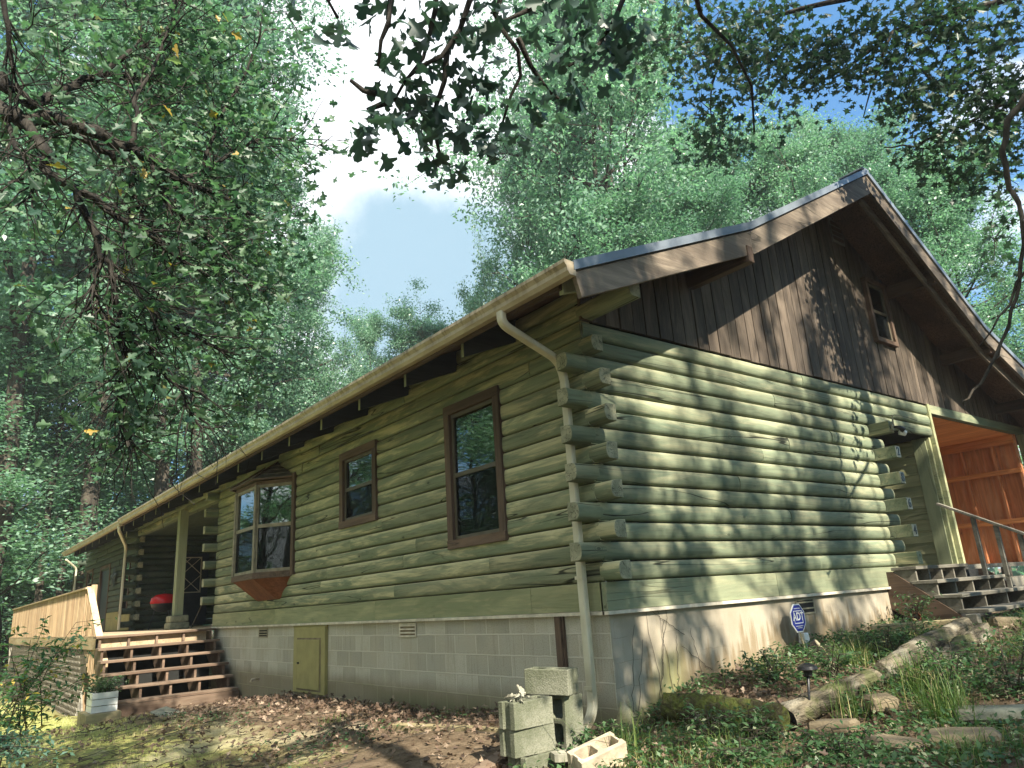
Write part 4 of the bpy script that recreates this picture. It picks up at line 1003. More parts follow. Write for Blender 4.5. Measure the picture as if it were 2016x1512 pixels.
# yard sign
Ys = empty('yard_sign', (.17, 2.67, -.62), 'blue octagonal security yard sign on a thin stake by the pale foundation', 'sign')
sx, sy, szz = .17, 2.665, -.215
def octo(rx, rz_): return [(sy+rx*math.cos(R(22.5+45*i))*1.08, szz+rz_*math.sin(R(22.5+45*i))*1.08) for i in range(8)]
mb = MB(); mb.prism(octo(.135, .145), 'x', sx-.008, sx); sp_ = mb.build('sign_panel', M['white'], Ys)
mb = MB(); mb.prism(octo(.122, .132), 'x', sx+.0005, sx+.003); mb.build('blue_field', M['blue'], sp_)
mb = MB(); a, b = .082, .066
for q in ((-a, a, b-.008, b), (-a, a, -b, -b+.008), (-a, -a+.008, -b+.008, b-.008), (a-.008, a, -b+.008, b-.008)): mb.box(sx+.003, sx+.0045, sy+q[0], sy+q[1], szz+.01+q[2], szz+.01+q[3])
for zz, hw in ((-.082, .07), (-.100, .045), (.098, .06)):
    x = -hw
    while x < hw: ln = rng.uniform(.008, .018); mb.box(sx+.003, sx+.0045, sy+x, sy+min(hw, x+ln), szz+zz-.004, szz+zz+.004); x += ln+.005
mb.build('sign_border', M['white'], sp_)
text_mesh('sign_lettering', 'ADT', .098, M['white'], sp_, Matrix(((0, 0, 1, sx+.005), (1.05, 0, 0, sy), (0, 1.15, 0, szz+.012), (0, 0, 0, 1))), .001)
mb = MB(); mb.tube([(sx-.02, sy, -.12), (sx-.012, sy+.005, -.35), (sx+.03, sy+.03, -.72)], .011, 6); mb.build('stake', M['pvc'], Ys)
# solar path light
So = empty('solar_path_light', (1.62, .45, -.85), 'black solar path light leaning in front of the cut log', 'garden light')
c1 = Vector((1.93, -.27, -.50)) if False else Vector((1.335, .79, -.52)); c0_ = Vector((1.28, .78, -.80))
mb = MB(); mb.tube([c0_-Vector((0, 0, .15)), c1], .011, 8); mb.build('stem', M['black'], So, smooth=True)
mb = MB(); lathe(mb, [(0, .058), (.045, .056), (.072, .042), (.078, .02), (.070, .012), (.035, .008), (.030, -.03), (0., -.035)], c1); mb.build('lamp_head', M['black'], So, smooth=40)
mb = MB(); mb.box(c1.x-.022, c1.x+.022, c1.y-.022, c1.y+.022, c1.z+.058, c1.z+.062); mb.build('solar_cell', M['door'], So)
# white cable box and spotlight by the foundation
Cb = empty('cable_box', (.16, 2.85, -.6), 'small white plastic cable box at the wall behind the yard sign', 'cable box')
mb = MB(); mb.add([(x, y, z) for z, s_ in ((-.60, 1.), (-.38, .72)) for x, y in ((.08-.05*s_, 2.86-.06*s_), (.08+.05*s_, 2.86-.06*s_), (.08+.05*s_, 2.86+.06*s_), (.08-.05*s_, 2.86+.06*s_))], [(0, 1, 2, 3), (4, 7, 6, 5), (0, 4, 5, 1), (1, 5, 6, 2), (2, 6, 7, 3), (3, 7, 4, 0)])
mb.build('box_body', M['white'], Cb, bevel=.008)
mb = MB(); mb.box(.132, .137, 2.83, 2.89, -.50, -.47); mb.build('label_panel', M['vent'], Cb)
Sl = empty('spotlight', (.5, 2.35, -.6), 'small dark ground spotlight tilted up in the weeds by the wall', 'spotlight')
mb = MB(); mb.tube([(.52, 2.33, -.62), (.50, 2.33, -.50)], .01, 6); mb.build('stake', M['black'], Sl)
mb = MB(); mb.tube([(.44, 2.33, -.52), (.50, 2.35, -.47), (.53, 2.36, -.45)], [.03, .05, .055], 12); mb.build('lamp_housing', M['black'], Sl, smooth=40)
mb = MB(); mb.tube([(.528, 2.36, -.451), (.536, 2.363, -.445)], [.047, .047], 12); mb.build('lens', M['vent'], Sl)
mb = MB(); lathe(mb, [(.0, .0), (.035, .0), (.05, .09), (.055, .09), (.055, .11), (.046, .11), (.03, .01)], (0, 0, 0)); tp = mb.build('clay_pot', M['terra'], None, smooth=40, label='tipped terracotta pot lying under the side steps', cat='flower pot')
tp.location = (.38, 4.95, -.39); tp.rotation_euler = (R(60), R(30), 0)
# ------------------------------------------------------------------ vegetation
def leaf_mesh(name, pos, size, mats, seed, kind='rhomb', droop=.3, parent=None, up=.6, aspect=.5):
    """many folded leaves in one mesh; each leaf keeps its own orientation and tone"""
    g = np.random.RandomState(seed); n = len(pos); pos = np.asarray(pos, float)
    size = np.broadcast_to(np.asarray(size, float), (n,))*g.uniform(.65, 1.2, n)
    d = g.normal(size=(n, 3)); d[:, 2] = d[:, 2]*.45-droop; d /= np.linalg.norm(d, axis=1)[:, None]
    nn = g.normal(size=(n, 3))*(1-up); nn[:, 2] += up; nn -= (nn*d).sum(1)[:, None]*d; nn /= np.linalg.norm(nn, axis=1)[:, None]+1e-9
    s = np.cross(d, nn)
    if kind == 'rhomb':
        out = [(0, 0, 0), (.45, .5*aspect*2, .10), (1, 0, -.05), (.45, -.5*aspect*2, .10)]
        fac = [[0, 1, 2, 3]]
        T = np.array([(a, b*.5, c) for a, b, c in out])
    elif kind == 'oak':      # lobed leaf: midrib plus one lobed half on each side
        half = [(.0, .0), (.16, .06), (.22, .20), (.34, .13), (.44, .16), (.58, .48), (.70, .44), (.72, .20), (.86, .26), (1.0, .10), (.98, .0)]
        T = np.array([(a, b*aspect*2, .25*b-.10*a*a) for a, b in half]+[(a, -b*aspect*2, .25*b-.10*a*a) for a, b in half[1:-1]]); k = len(half)
        fac = [list(range(k)), [0]+list(range(k-1, k-2, -1))+list(range(k+len(half)-3, k-1, -1))]
    elif kind == 'fan':      # five leaflets would be too fine at this distance: three pointed lobes
        half = [(.0, .0), (.20, .10), (.30, .42), (.46, .20), (.66, .46), (.70, .16), (1.0, .0)]
        T = np.array([(a, b*aspect*2, .2*b-.12*a*a) for a, b in half]+[(a, -b*aspect*2, .2*b-.12*a*a) for a, b in half[1:-1]]); k = len(half)
        fac = [list(range(k)), [0]+[k-1]+list(range(k+len(half)-3, k-1, -1))]
    V = pos[:, None, :] + size[:, None, None]*(T[None, :, 0, None]*d[:, None, :]+T[None, :, 1, None]*s[:, None, :]+T[None, :, 2, None]*nn[:, None, :])
    m_ = len(T); per = len(fac[0]); idx = []
    base = (np.arange(n)*m_)[:, None]
    F = np.concatenate([base+np.array(f)[None, :] for f in fac], 1).reshape(-1)
    rnd = np.repeat(g.rand(n), len(fac))
    o = npmesh(name, V.reshape(-1, 3), F, per, mats, rnd)
    if parent is not None: _attach(o, parent)
    return o
def limb_path(g, p, d, L, n=6, wob=.18, lift=.0):
    pts = [np.array(p, float)]; d = np.array(d, float); d /= np.linalg.norm(d)
    for i in range(n):
        d = d+g.normal(size=3)*wob+np.array([0, 0, lift]); d /= np.linalg.norm(d); pts.append(pts[-1]+d*L/n)
    return pts
def tree_proto(seed, h, cr, base, nleaf, ls, tr=.22, top_round=.5, lean=0., clump=.55):
    """returns (trunk MB, leaf positions): trunk, limbs, twigs, clumps of leaves at the twig ends"""
    g = np.random.RandomState(seed); mb = MB(); mb.cr = g.rand()
    tp = limb_path(g, (0, 0, -.6), (lean, 0, 1), h*.92+.6, 12, .035, .03)
    mb.tube(tp, [tr*(1.25 if i == 0 else (1-i/12.5)**.8) for i in range(13)], 8)
    anchors = []; nl = int(16+h*.5)
    for i in range(nl):
        f = base+(1-base)*(i+.5)/nl*.98; z = f*h; k = min(11, int((z+.6)/(h*.92+.6)*12)); p = tp[k]+(tp[k+1]-tp[k])*.5
        q = (f-base)/(1-base); R_ = cr*(math.sin(math.pi*min(1, .12+q*.9)**.8)*.75+.35)*g.uniform(.55, 1.15)
        a = i*2.4+g.uniform(-.5, .5); e = .25+.9*q**1.5
        pts = limb_path(g, p, (math.cos(a), math.sin(a), e), R_, 6, .16, .02)
        r0 = tr*.42*(1-q*.7); mb.tube(pts, [r0*(1-j/6.6) for j in range(7)], 5, cap=False)
        for j in range(2, 7):
            for s_ in range(2):
                dd = pts[j]-pts[j-1]; dd = dd/np.linalg.norm(dd)+g.normal(size=3)*.75
                tw = limb_path(g, pts[j], dd, R_*g.uniform(.22, .5), 3, .25, .0)
                mb.tube(tw, [r0*.3, r0*.2, r0*.12, r0*.05], 3, cap=False)
                anchors += [tw[1], tw[2], tw[3], tw[3]]
    A = np.array(anchors); wgt = g.gamma(.9, size=len(A)); wgt /= wgt.sum()
    pick = g.choice(len(A), nleaf, p=wgt); pos = A[pick]+g.normal(size=(nleaf, 3))*clump*np.array([1, 1, .62])
    return mb, pos
PROT = []
def proto(name, label, seed, h, cr, base, nleaf, ls, mat, tr, clump=.55, asp=.5):
    mb, pos = tree_proto(seed, h, cr, base, nleaf, ls, tr, clump=clump)
    o = empty(name, (0, 0, 0), label, 'tree', 'trees of the wood around the house')
    t_ = mb.build('trunk', M['bark'], o, smooth=True)
    c_ = leaf_mesh('crown', pos, ls, M[mat], seed, 'rhomb', .25, o, .55, asp)
    PROT.append((o, h)); return o
proto('broadleaf_tree', '', 11, 22, 4.6, .30, 50000, .16, 'leafA', .22, .32)
proto('broadleaf_tree', '', 12, 20, 4.0, .22, 44000, .16, 'leafB', .18, .32)
proto('broadleaf_tree', '', 13, 24, 4.4, .40, 48000, .17, 'leafC', .24, .32)
proto('broadleaf_tree', '', 14, 12, 3.2, .12, 30000, .15, 'leafB', .12, .36)
proto('broadleaf_tree', '', 15, 21, 5.2, .36, 44000, .19, 'leafB', .25, .36)
used = [False]*5
def plant(k, px, D, top=None, sc=None, rz=0., wide=1., label='', xy=None):
    if xy is None: p = at(px, 1250, D); x, y = p[0], p[1]
    else: x, y = xy
    if xy is None:      # keep every trunk clear of the house and deck
        while -31 < x < 3 and -4.5 < y < 15: D += .5; p = at(px, 1250, D); x, y = p[0], p[1]
    z = gz(x, y); src, h = PROT[k]
    if top is not None:
        d = ray(px, top); hh = math.hypot(x-CAMP[0], y-CAMP[1])/math.hypot(d[0], d[1])*d[2]+CAMP[2]-z; sc = hh/h
    if used[k]:
        o = src.copy(); COL.objects.link(o)
        for ch in src.children:
            c = ch.copy(); COL.objects.link(c); c.parent = o
    else: o = src; used[k] = True
    o.location = (x, y, z); o.rotation_euler = (0, 0, rz); o.scale = (sc*wide, sc*wide, sc); o['label'] = label
    return o
SP = [ # kind, px, D, top px, width, label
 (0, -20, 25, -420, 1.0, 'tall tree at the left picture edge, nearest the railing'),
 (2, 150, 27, -330, 1.0, 'tall dark green tree second from the left edge'),
 (1, 300, 26, -250, .95, 'tall light green tree rising behind the front steps'),
 (0, 385, 29, -160, .72, 'tall tree whose crown edges the sky gap on its left side'),
 (1, 480, 31, 290, .8, 'mid height tree below the left side of the bright cloud'),
 (4, 600, 40, 480, .55, 'pale leafy tree above the far end of the long roof'),
 (1, 745, 46, 620, .7, 'lower pale tree above the middle of the long roof'),
 (4, 850, 44, 600, .8, 'low pale tree in the dip of the skyline'),
 (1, 975, 38, 570, .75, 'low tree just left of the big crown behind the roof'),
 (4, 1225, 27, 10, .8, 'open airy tree with its crown against the bright cloud'),
 (1, 1285, 22, 380, 1.1, 'bright green tree directly behind the lower roof slope'),
 (4, 1370, 30, -150, .85, 'tall open tree with visible limbs above the roof break'),
 (0, 1480, 24, 300, 1.0, 'green tree behind the upper roof slope'),
 (1, 1610, 28, 290, .8, 'light green tree left of the roof peak below the blue gap'),
 (4, 1730, 26, 170, .8, 'tree right behind the roof peak'),
 (0, 1890, 24, 250, .85, 'tree right of the roof peak'),
 (4, 2010, 21, 300, .9, 'tree at the right picture edge behind the gable'),
 (3, 60, 44, 800, 1.4, 'bushy understory tree at the left edge beyond the railing'),
 (3, 170, 42, 840, 1.4, 'bushy understory tree behind the end of the far wing'),
 (3, 290, 34, 740, 1.4, 'bushy understory tree behind the far gutter'),
 (2, 140, 33, 100, .7, 'dark trunked tree behind the railing end'),
 (0, 372, 34, 180, .8, 'tree with a grey trunk standing behind the long roof'),
 (3, 430, 38, 700, 1.3, 'low bushy tree behind the long roof'),
 (3, 560, 42, 690, 1.2, 'low green tree right of the grey trunk behind the roof'),
 (2, 230, 42, 200, .9, 'far dark tree in the depth of the left wood'),
 (0, 10, 40, 100, 1.0, 'far tree deep in the wood at the left edge'),
 (3, 680, 50, 760, 1.3, 'far low tree just over the gutter line'),
 (2, 66, 31, 250, .7, 'slim dark trunked tree beyond the railing'),
 (2, 108, 31, 330, .7, 'slim dark trunked tree beside the far wing'),
 (4, 1100, 30, 250, .42, 'slender tree at the left edge of the crowns behind the roof'),
 (1, 2070, 20, 200, 1.0, 'tree mostly beyond the right picture edge'),
 (3, 15, 39, 850, 1.3, 'low bushy tree filling the gap at the left edge'),
 (3, 125, 40, 900, 1.3, 'low bushy tree between the dark trunks'),
 (3, -40, 30, 700, 1.5, 'bushy tree deep behind the left edge'),
 (0, 1290, 36, 90, .95, 'leafy tree seen through the open tree above the roof break'),
 (1, 1190, 38, 250, .75, 'leafy tree behind the slender tree left of the crowns'),
 (0, 1560, 36, 220, .8, 'leafy tree deep behind the upper roof slope'),
 (1, 1700, 38, 200, .85, 'leafy tree deep behind the roof peak'),
 (0, 1850, 38, 120, .9, 'tall leafy tree deep behind the right roof slope'),
 (0, 1960, 27, 170, .9, 'tall tree behind the foreground limb at the right'),
 (1, 1420, 36, 380, 1.0, 'far light tree seen between crowns above the roof break'),
 (1, 1960, 32, 390, 1.0, 'far light tree behind the right edge tree'),
 (3, 1800, 30, 480, 1.3, 'dense lower tree right of the roof peak'),
]
for i, (k, px, D, top, wd, lb) in enumerate(SP): plant(k, px, D, top, None, i*1.7, wd, lb)
# unseen trees: mirrored in the panes; eastern bushes added to dim the gable's shade
OFF = [(0, (-24, -20), 1.0, 'tree across the yard mirrored in the bay window'), (1, (-17, -24), 1.0, 'tree across the yard mirrored in the window panes'), (4, (-10, -27), 1.0, 'tall tree across the yard mirrored in the tall window'),
 (0, (-3, -25), .9, 'tree across the yard behind the viewer'), (1, (-30, -12), 1., 'tree beside the drive left of the picture'),
 (2, (-21, -15), .8, 'dark tree across the yard mirrored in the small window'), (3, (-15, -13), .9, 'bushy tree across the yard low in the window panes'), (3, (-27, -18), 1.3, 'wide bushy tree far across the yard'),
 (3, (19, 4), 1.15, 'bushy tree east of the gable out of the picture'), (3, (20, -3), 1.15, 'bushy tree southeast of the gable out of the picture'), (3, (17, 11), 1.1, 'bushy tree northeast of the gable out of the picture'), (3, (22, 18), 1.3, 'bushy tree beyond the side porch out of the picture'), (3, (15, -10), 1.1, 'bushy tree behind the viewer out of the picture'), (3, (4, -17), 1.2, 'bushy tree at the road behind the viewer'), (3, (-5.5, -15), 1.2, 'bushy tree south of the yard mirrored in the bay window'), (0, (-33, -9.5), .9, 'tall tree west of the drive out of the picture')]
for i, (k, xy, sc, lb) in enumerate(OFF): plant(k, 0, 0, None, sc, i*2.1, 1.1, lb, xy)
# distant wood closing the view between the trunks
g = np.random.RandomState(5)
n = 60000; a = g.uniform(0, 2*math.pi, n); rr = g.uniform(62, 95, n)
hh = 13+4*np.sin(a*9)+3*np.sin(a*23+1); zz = -2.5+g.beta(1.3, 1.1, n)*hh
cx = rr*np.cos(a); cy = rr*np.sin(a); cl = g.normal(size=(n, 3))*.3
o = leaf_mesh('distant_wood', np.stack([cx, cy, zz], 1)+cl, .95, M['leafC'], 8, 'rhomb', .2, None, .5, .8)
setp(o, 'far wood of green trees closing the view', 'wood', kind='stuff')

# --- near oak at the left: limbs reach in from beyond the left edge
def px_path(L): return [at(*q) for q in L]
O = empty('oak_tree', (-2.6, -7.2, -1.4), 'near oak whose dark limbs reach in from the upper left edge', 'tree')
trunk = MB(); tk = [(-3.6, -7.6, -1.8), (-3.5, -7.5, 1.0), (-3.2, -7.1, 3.2), tuple(at(-120, 200, 5.6)), ]
trunk.tube(tk, [.24, .2, .15, .07], 10)
trunk.build('trunk', M['barkd'], O, smooth=True)
LIMBS = [
 ([(-120, 200, 5.6), (0, 215, 5.5), (45, 237, 5.5), (110, 232, 5.6), (190, 262, 5.7), (245, 290, 5.8), (300, 318, 6.0), (350, 350, 6.2), (430, 385, 6.5), (510, 430, 6.9)], .062),
 ([(50, 240, 5.5), (68, 262, 5.4), (97, 308, 5.3), (82, 330, 5.3), (110, 350, 5.3), (150, 372, 5.3), (175, 430, 5.3), (195, 490, 5.3), (222, 535, 5.3), (226, 580, 5.3), (240, 640, 5.3), (252, 690, 5.4), (238, 750, 5.4), (228, 800, 5.5)], .034),
 ([(150, 372, 5.3), (205, 405, 5.5), (245, 440, 5.6), (290, 463, 5.8), (340, 500, 6.0), (400, 540, 6.3)], .026),
 ([(0, 150, 5.5), (20, 175, 5.5), (60, 205, 5.6), (110, 185, 5.8), (165, 158, 6.0), (235, 145, 6.3), (300, 150, 6.6), (380, 120, 7.0)], .045),
 ([(190, 150, 6.1), (255, 105, 6.3), (310, 75, 6.6), (350, 30, 6.9)], .022),
 ([(255, 293, 5.8), (270, 230, 5.9), (265, 185, 6.0), (300, 140, 6.2), (330, 60, 6.4), (350, 0, 6.5)], .02),
 ([(0, -30, 5.3), (14, 60, 5.3), (28, 140, 5.4), (35, 200, 5.5)], .018),
 ([(110, 235, 5.6), (165, 275, 5.8), (215, 305, 6.0), (260, 350, 6.2), (262, 400, 6.3), (300, 450, 6.4), (305, 520, 6.5), (330, 600, 6.6), (345, 680, 6.7)], .024),
 ([(10, 235, 5.5), (30, 290, 5.3), (58, 330, 5.2), (65, 385, 5.2)], .016),
 ([(252, 668, 5.4), (293, 694, 5.5), (329, 742, 5.6), (369, 794, 5.7), (395, 840, 5.8)], .014),
 ([(228, 540, 5.3), (262, 563, 5.4), (290, 600, 5.5), (320, 630, 5.6), (380, 660, 5.8), (430, 690, 6.)], .014),
 ([(350, 350, 6.2), (400, 340, 6.4), (460, 300, 6.6), (520, 270, 6.9), (590, 275, 7.1)], .018),
 ([(300, 318, 6.0), (330, 400, 6.1), (380, 450, 6.2), (440, 500, 6.4), (490, 560, 6.6)], .02),
 ([(200, 515, 5.3), (185, 560, 5.2), (190, 610, 5.2), (225, 640, 5.2)], .010),
 ([(400, 340, 6.4), (430, 240, 6.6), (480, 150, 6.9), (520, 60, 7.1)], .016),
 ([(228, 800, 5.5), (245, 850, 5.5), (262, 880, 5.6)], .008),
]
g = np.random.RandomState(21)
anch = []; anch_d = []; twl = MB(); twl.cr = .5
for L, r0 in LIMBS:
    P_ = [np.array(p) for p in px_path(L)]; lm = MB(); lm.cr = g.rand()
    dense = []
    for i in range(len(P_)-1):
        for k_ in range(3): dense.append(P_[i]+(P_[i+1]-P_[i])*k_/3+g.normal(size=3)*.008)
    dense.append(P_[-1]); m_ = len(dense)
    lm.tube(dense, [r0*1.25*(1-.82*i/m_)*g.uniform(.9, 1.12) for i in range(m_)], 7)
    lm.build('limb', M['barkd'], O, smooth=True)
    for i in range(2, m_):
        nt = 1 if r0 > .03 and i < m_*.4 else 3
        for s_ in range(nt):
            d = dense[i]-dense[i-1]; d = d/(np.linalg.norm(d)+1e-9)+g.normal(size=3)*.75+np.array([.15, .1, -.18])
            tw = limb_path(g, dense[i], d, g.uniform(.3, .85), 4, .28, -.03)
            twl.tube(tw, [.0075, .006, .0045, .003, .0018], 4, cap=False)
            for q in (2, 3, 4): anch.append(tw[q]); anch_d.append(i/m_)
            if g.rand() < .6:
                t2 = limb_path(g, tw[2], d+g.normal(size=3)*.8, g.uniform(.15, .45), 3, .3, -.04); twl.tube(t2, [.0045, .0035, .0025, .0015], 3, cap=False); anch.append(t2[-1]); anch.append(t2[-2]); anch_d += [i/m_]*2
twl.build('twigs', M['barkd'], O, smooth=True, kind='stuff')
A = np.array(anch)
def to_px(P):
    d = np.asarray(P)-CAMP; z = d@_f; return 1008+FPX*(d@_r)/z, 756-FPX*(d@_u)/z, z
ax, ay, az = to_px(A)
w_ = np.array(anch_d)*.8+.15
keep = (g.rand(len(A)) < np.clip(w_*.8-.1+(ax > 250)*.35, 0, 1)) & ((ay < 830) | (ax < 300)) & (ay < 900)
A = A[keep]
pick = g.choice(len(A), 3000); pos = A[pick]+g.normal(size=(3000, 3))*.11
leaf_mesh('crown', pos, .105, M['leafO'], 31, 'oak', .25, O, .25, .38)
# clumps of foliage that hang thick between the limbs (px, py, D, radius m, number)
def clumps(name, L, size, mat, seed, kind, parent, twigm, asp=.38, up=.35, wob=.5, sub=5):
    g = np.random.RandomState(seed); pos = []; mb = MB(); mb.cr = .4
    for px, py, D, r_, n_ in L:
        c = at(px, py, D); subs = [c+g.normal(size=3)*r_*.6 for _ in range(sub)]
        for s_ in subs:
            tw = limb_path(g, c+np.array([0, 0, r_*.3]), s_-c+np.array([0, 0, .01]), np.linalg.norm(s_-c)*1.2+.05, 3, .2); mb.tube(tw, [.006, .005, .004, .002], 3, cap=False)
        for _ in range(n_): pos.append(subs[g.randint(sub)]+g.normal(size=3)*r_*wob)
    mb.build('twigs', M[twigm], parent, smooth=True, kind='stuff')
    return leaf_mesh(name, np.array(pos), size, M[mat], seed, kind, .25, parent, up, asp)
CL = [(290, 60, 6.6, .35, 120), (330, 110, 6.6, .35, 140), (250, 30, 6.6, .3, 80), (420, 150, 6.8, .35, 120), (400, 60, 7., .35, 100), (470, 210, 6.9, .35, 130), (350, 220, 6.6, .3, 110), (430, 270, 6.8, .35, 130), (520, 290, 7., .3, 90), (480, 340, 6.9, .35, 150), (400, 350, 6.6, .35, 120), (540, 380, 7.1, .3, 100), (460, 420, 6.8, .4, 170), (520, 470, 7., .3, 110), (400, 440, 6.5, .35, 110), (430, 510, 6.7, .35, 140), (490, 550, 6.9, .25, 80), (380, 560, 6.5, .3, 90), (450, 600, 6.7, .22, 70), (300, 560, 6.3, .3, 60), (60, 60, 6., .4, 90), (120, 120, 6., .3, 50), (40, 420, 5.8, .35, 70), (60, 300, 5.8, .25, 40), (180, 60, 6.4, .4, 90), (540, 180, 7.3, .25, 60), (590, 270, 7.2, .12, 30), (180, 660, 5.5, .18, 26), (300, 700, 5.7, .16, 24), (250, 880, 5.6, .10, 18), (330, 830, 5.8, .12, 16), (480, 790, 6.2, .13, 40), (430, 700, 6., .2, 34), (520, 580, 6.9, .15, 40), (220, 560, 5.6, .2, 30), (140, 300, 5.8, .3, 50), (560, 500, 7.2, .2, 50), (350, 300, 6.4, .3, 70), (580, 330, 7.2, .15, 40)]
CL = [(a, b, c, d, int(e*.85)) for a, b, c, d, e in CL if a < 560]
clumps('crown', CL, .105, 'leafO', 41, 'oak', O, 'barkd', .36)

# --- twigs with big lobed leaves hanging at the top centre, from a tree over the viewer
Hb = empty('overhanging_oak', (7.4, -3.2, -1.3), 'oak over the viewer whose lobed leaves hang dark at the top centre', 'tree')
mb = MB(); mb.tube([(7.4, -3.2, -1.9), (7.3, -3.2, 1.5), (6.6, -2.8, 4.2), (4.6, -2.3, 5.4), tuple(at(1420, -90, 4.6))], [.26, .2, .15, .08, .04], 10); mb.build('trunk', M['barkd'], Hb, smooth=True)
HL = [
 [(1420, -90, 4.6), (1250, -60, 4.3), (1100, -40, 4.1), (980, -60, 3.9), (860, -40, 3.8), (700, -40, 3.7), (600, -20, 3.7)],
 [(980, -60, 3.9), (925, 0, 3.8), (905, 60, 3.8), (870, 110, 3.7), (830, 130, 3.7), (800, 155, 3.7), (775, 200, 3.7)],
 [(860, -40, 3.8), (857, 20, 3.8), (845, 70, 3.8), (833, 115, 3.8), (805, 150, 3.8)],
 [(700, -40, 3.7), (645, 0, 3.7), (665, 35, 3.7)],
 [(770, -20, 3.7), (765, 45, 3.6), (750, 80, 3.6), (745, 130, 3.6)],
 [(1000, -50, 3.9), (975, 30, 3.9), (990, 60, 3.9), (1020, 100, 3.9), (1025, 150, 4.), (1005, 190, 4.), (990, 240, 4.)],
 [(1100, -40, 4.1), (1040, 20, 4.), (985, 45, 3.9)],
 [(1020, 75, 3.9), (1045, 130, 4.), (1080, 180, 4.1), (1120, 210, 4.2)],
 [(880, 100, 3.8), (875, 160, 3.8), (858, 210, 3.8), (860, 280, 3.8), (868, 310, 3.8)],
 [(1250, -60, 4.3), (1210, 40, 4.2), (1170, 100, 4.2), (1120, 130, 4.1)],
 [(740, 185, 3.7), (715, 178, 3.7), (690, 158, 3.7)], [(765, 200, 3.7), (740, 210, 3.7), (722, 216, 3.7)],
 [(1350, -80, 4.5), (1380, 30, 4.8), (1440, 90, 5.2), (1480, 170, 5.6), (1485, 260, 5.8)],
]
for L in HL:
    P_ = [np.array(p) for p in px_path(L)]; lm = MB(); lm.tube(P_, [.016*(1-.8*i/len(P_))+.0015 for i in range(len(P_))] if L is not HL[0] else [.04-.005*i for i in range(len(P_))], 6); lm.build('branch', M['barkd'], Hb, smooth=True)
LC = [(640, 45, 3.7, .035, 3), (680, 75, 3.7, .05, 5), (600, 5, 3.7, .06, 6), (740, 10, 3.7, .06, 7), (800, 40, 3.7, .1, 14), (810, 75, 3.7, .06, 7), (870, 25, 3.8, .1, 16), (930, 15, 3.8, .11, 18), (975, 30, 3.9, .08, 10), (930, 75, 3.8, .07, 7), (950, 120, 3.8, .09, 14), (900, 115, 3.8, .08, 10), (860, 110, 3.8, .05, 7), (760, 145, 3.7, .06, 9), (790, 160, 3.7, .08, 15), (825, 160, 3.7, .05, 8), (795, 205, 3.7, .07, 10), (740, 245, 3.7, .06, 9), (775, 240, 3.7, .07, 12), (740, 275, 3.7, .06, 10), (840, 220, 3.8, .07, 12), (875, 230, 3.8, .07, 11), (905, 265, 3.8, .07, 11), (850, 260, 3.8, .05, 7), (885, 300, 3.8, .07, 11), (850, 325, 3.8, .045, 7), (885, 325, 3.8, .04, 6), (920, 175, 3.9, .09, 14), (900, 205, 3.9, .06, 7), (960, 155, 3.9, .07, 8), (990, 260, 4., .09, 12), (970, 280, 4., .06, 8), (1020, 220, 4., .09, 12), (1070, 205, 4.1, .1, 16), (1040, 170, 4., .08, 10), (1100, 60, 4.1, .1, 18), (1130, 50, 4.1, .09, 14), (1150, 20, 4.1, .1, 18), (1190, 60, 4.2, .12, 22), (1220, 100, 4.2, .12, 20), (1250, 60, 4.2, .1, 16), (1170, 100, 4.2, .1, 12), (1120, 140, 4.1, .08, 12), (1120, 200, 4.2, .08, 10), (1040, 20, 4., .12, 18), (1095, 5, 4.1, .12, 18)]
g = np.random.RandomState(77); pos = []
for px, py, D, r_, n_ in LC: pos += [at(px, py, D)+g.normal(size=3)*r_*.8 for _ in range(int(n_*.85))]
leaf_mesh('leaves', np.array(pos), .115, M['leafH'], 78, 'oak', .55, Hb, .05, .46)

# --- post oak on the right: dense dark leaf masses across the upper right
Pk = empty('post_oak', (8.2, 4.2, -.8), 'near oak with dense dark foliage filling the upper right', 'tree')
mb = MB(); mb.tube([(8.2, 4.2, -1.4), (8.1, 4.2, 1.5), (7.6, 4.4, 4.0), (6.4, 4.6, 6.4), (4.6, 4.6, 8.2)], [.30, .25, .2, .15, .08], 10); mb.build('trunk', M['bark'], Pk, smooth=True)
RL = [([(2150, 130, 8.3), (2016, 190, 8.0), (1985, 240, 8.0), (1975, 300, 8.), (1990, 370, 8.), (2005, 400, 7.9), (2016, 440, 7.8), (2005, 560, 7.8), (1985, 640, 7.7), (1940, 740, 7.5), (1905, 785, 7.4), (1900, 800, 7.4)], .04),
 ([(2150, 100, 8.6), (2000, 195, 8.8), (1900, 245, 9.), (1800, 285, 9.2), (1740, 290, 9.4)], .03),
 ([(2200, -80, 8.6), (1980, 0, 9.), (1760, 60, 9.6), (1700, 110, 9.8), (1600, 170, 10.)], .05),
 ([(1900, -60, 8.8), (1700, -10, 9.4), (1580, 15, 9.8), (1440, 60, 10.2), (1330, 90, 10.6)], .05),
 ([(1760, 60, 9.6), (1720, 160, 9.6), (1700, 230, 9.6)], .02), ([(1440, 60, 10.2), (1400, 170, 10.3), (1400, 260, 10.3)], .02),
 ([(2150, 330, 8.), (2050, 480, 7.7), (1985, 600, 7.7), (1930, 680, 7.6)], .026), ([(1985, 640, 7.7), (1960, 705, 7.6), (1935, 742, 7.6)], .012)]
for L, r0 in RL:
    P_ = [np.array(p) for p in px_path(L)]; d_ = []
    g = np.random.RandomState(int(r0*1000))
    for i in range(len(P_)-1):
        for k_ in range(3): d_.append(P_[i]+(P_[i+1]-P_[i])*k_/3+g.normal(size=3)*.012)
    d_.append(P_[-1]); lm = MB(); lm.tube(d_, [r0*(1-.8*i/len(d_)) for i in range(len(d_))], 7); lm.build('limb', M['bark'], Pk, smooth=True)
RC = []
g = np.random.RandomState(55)
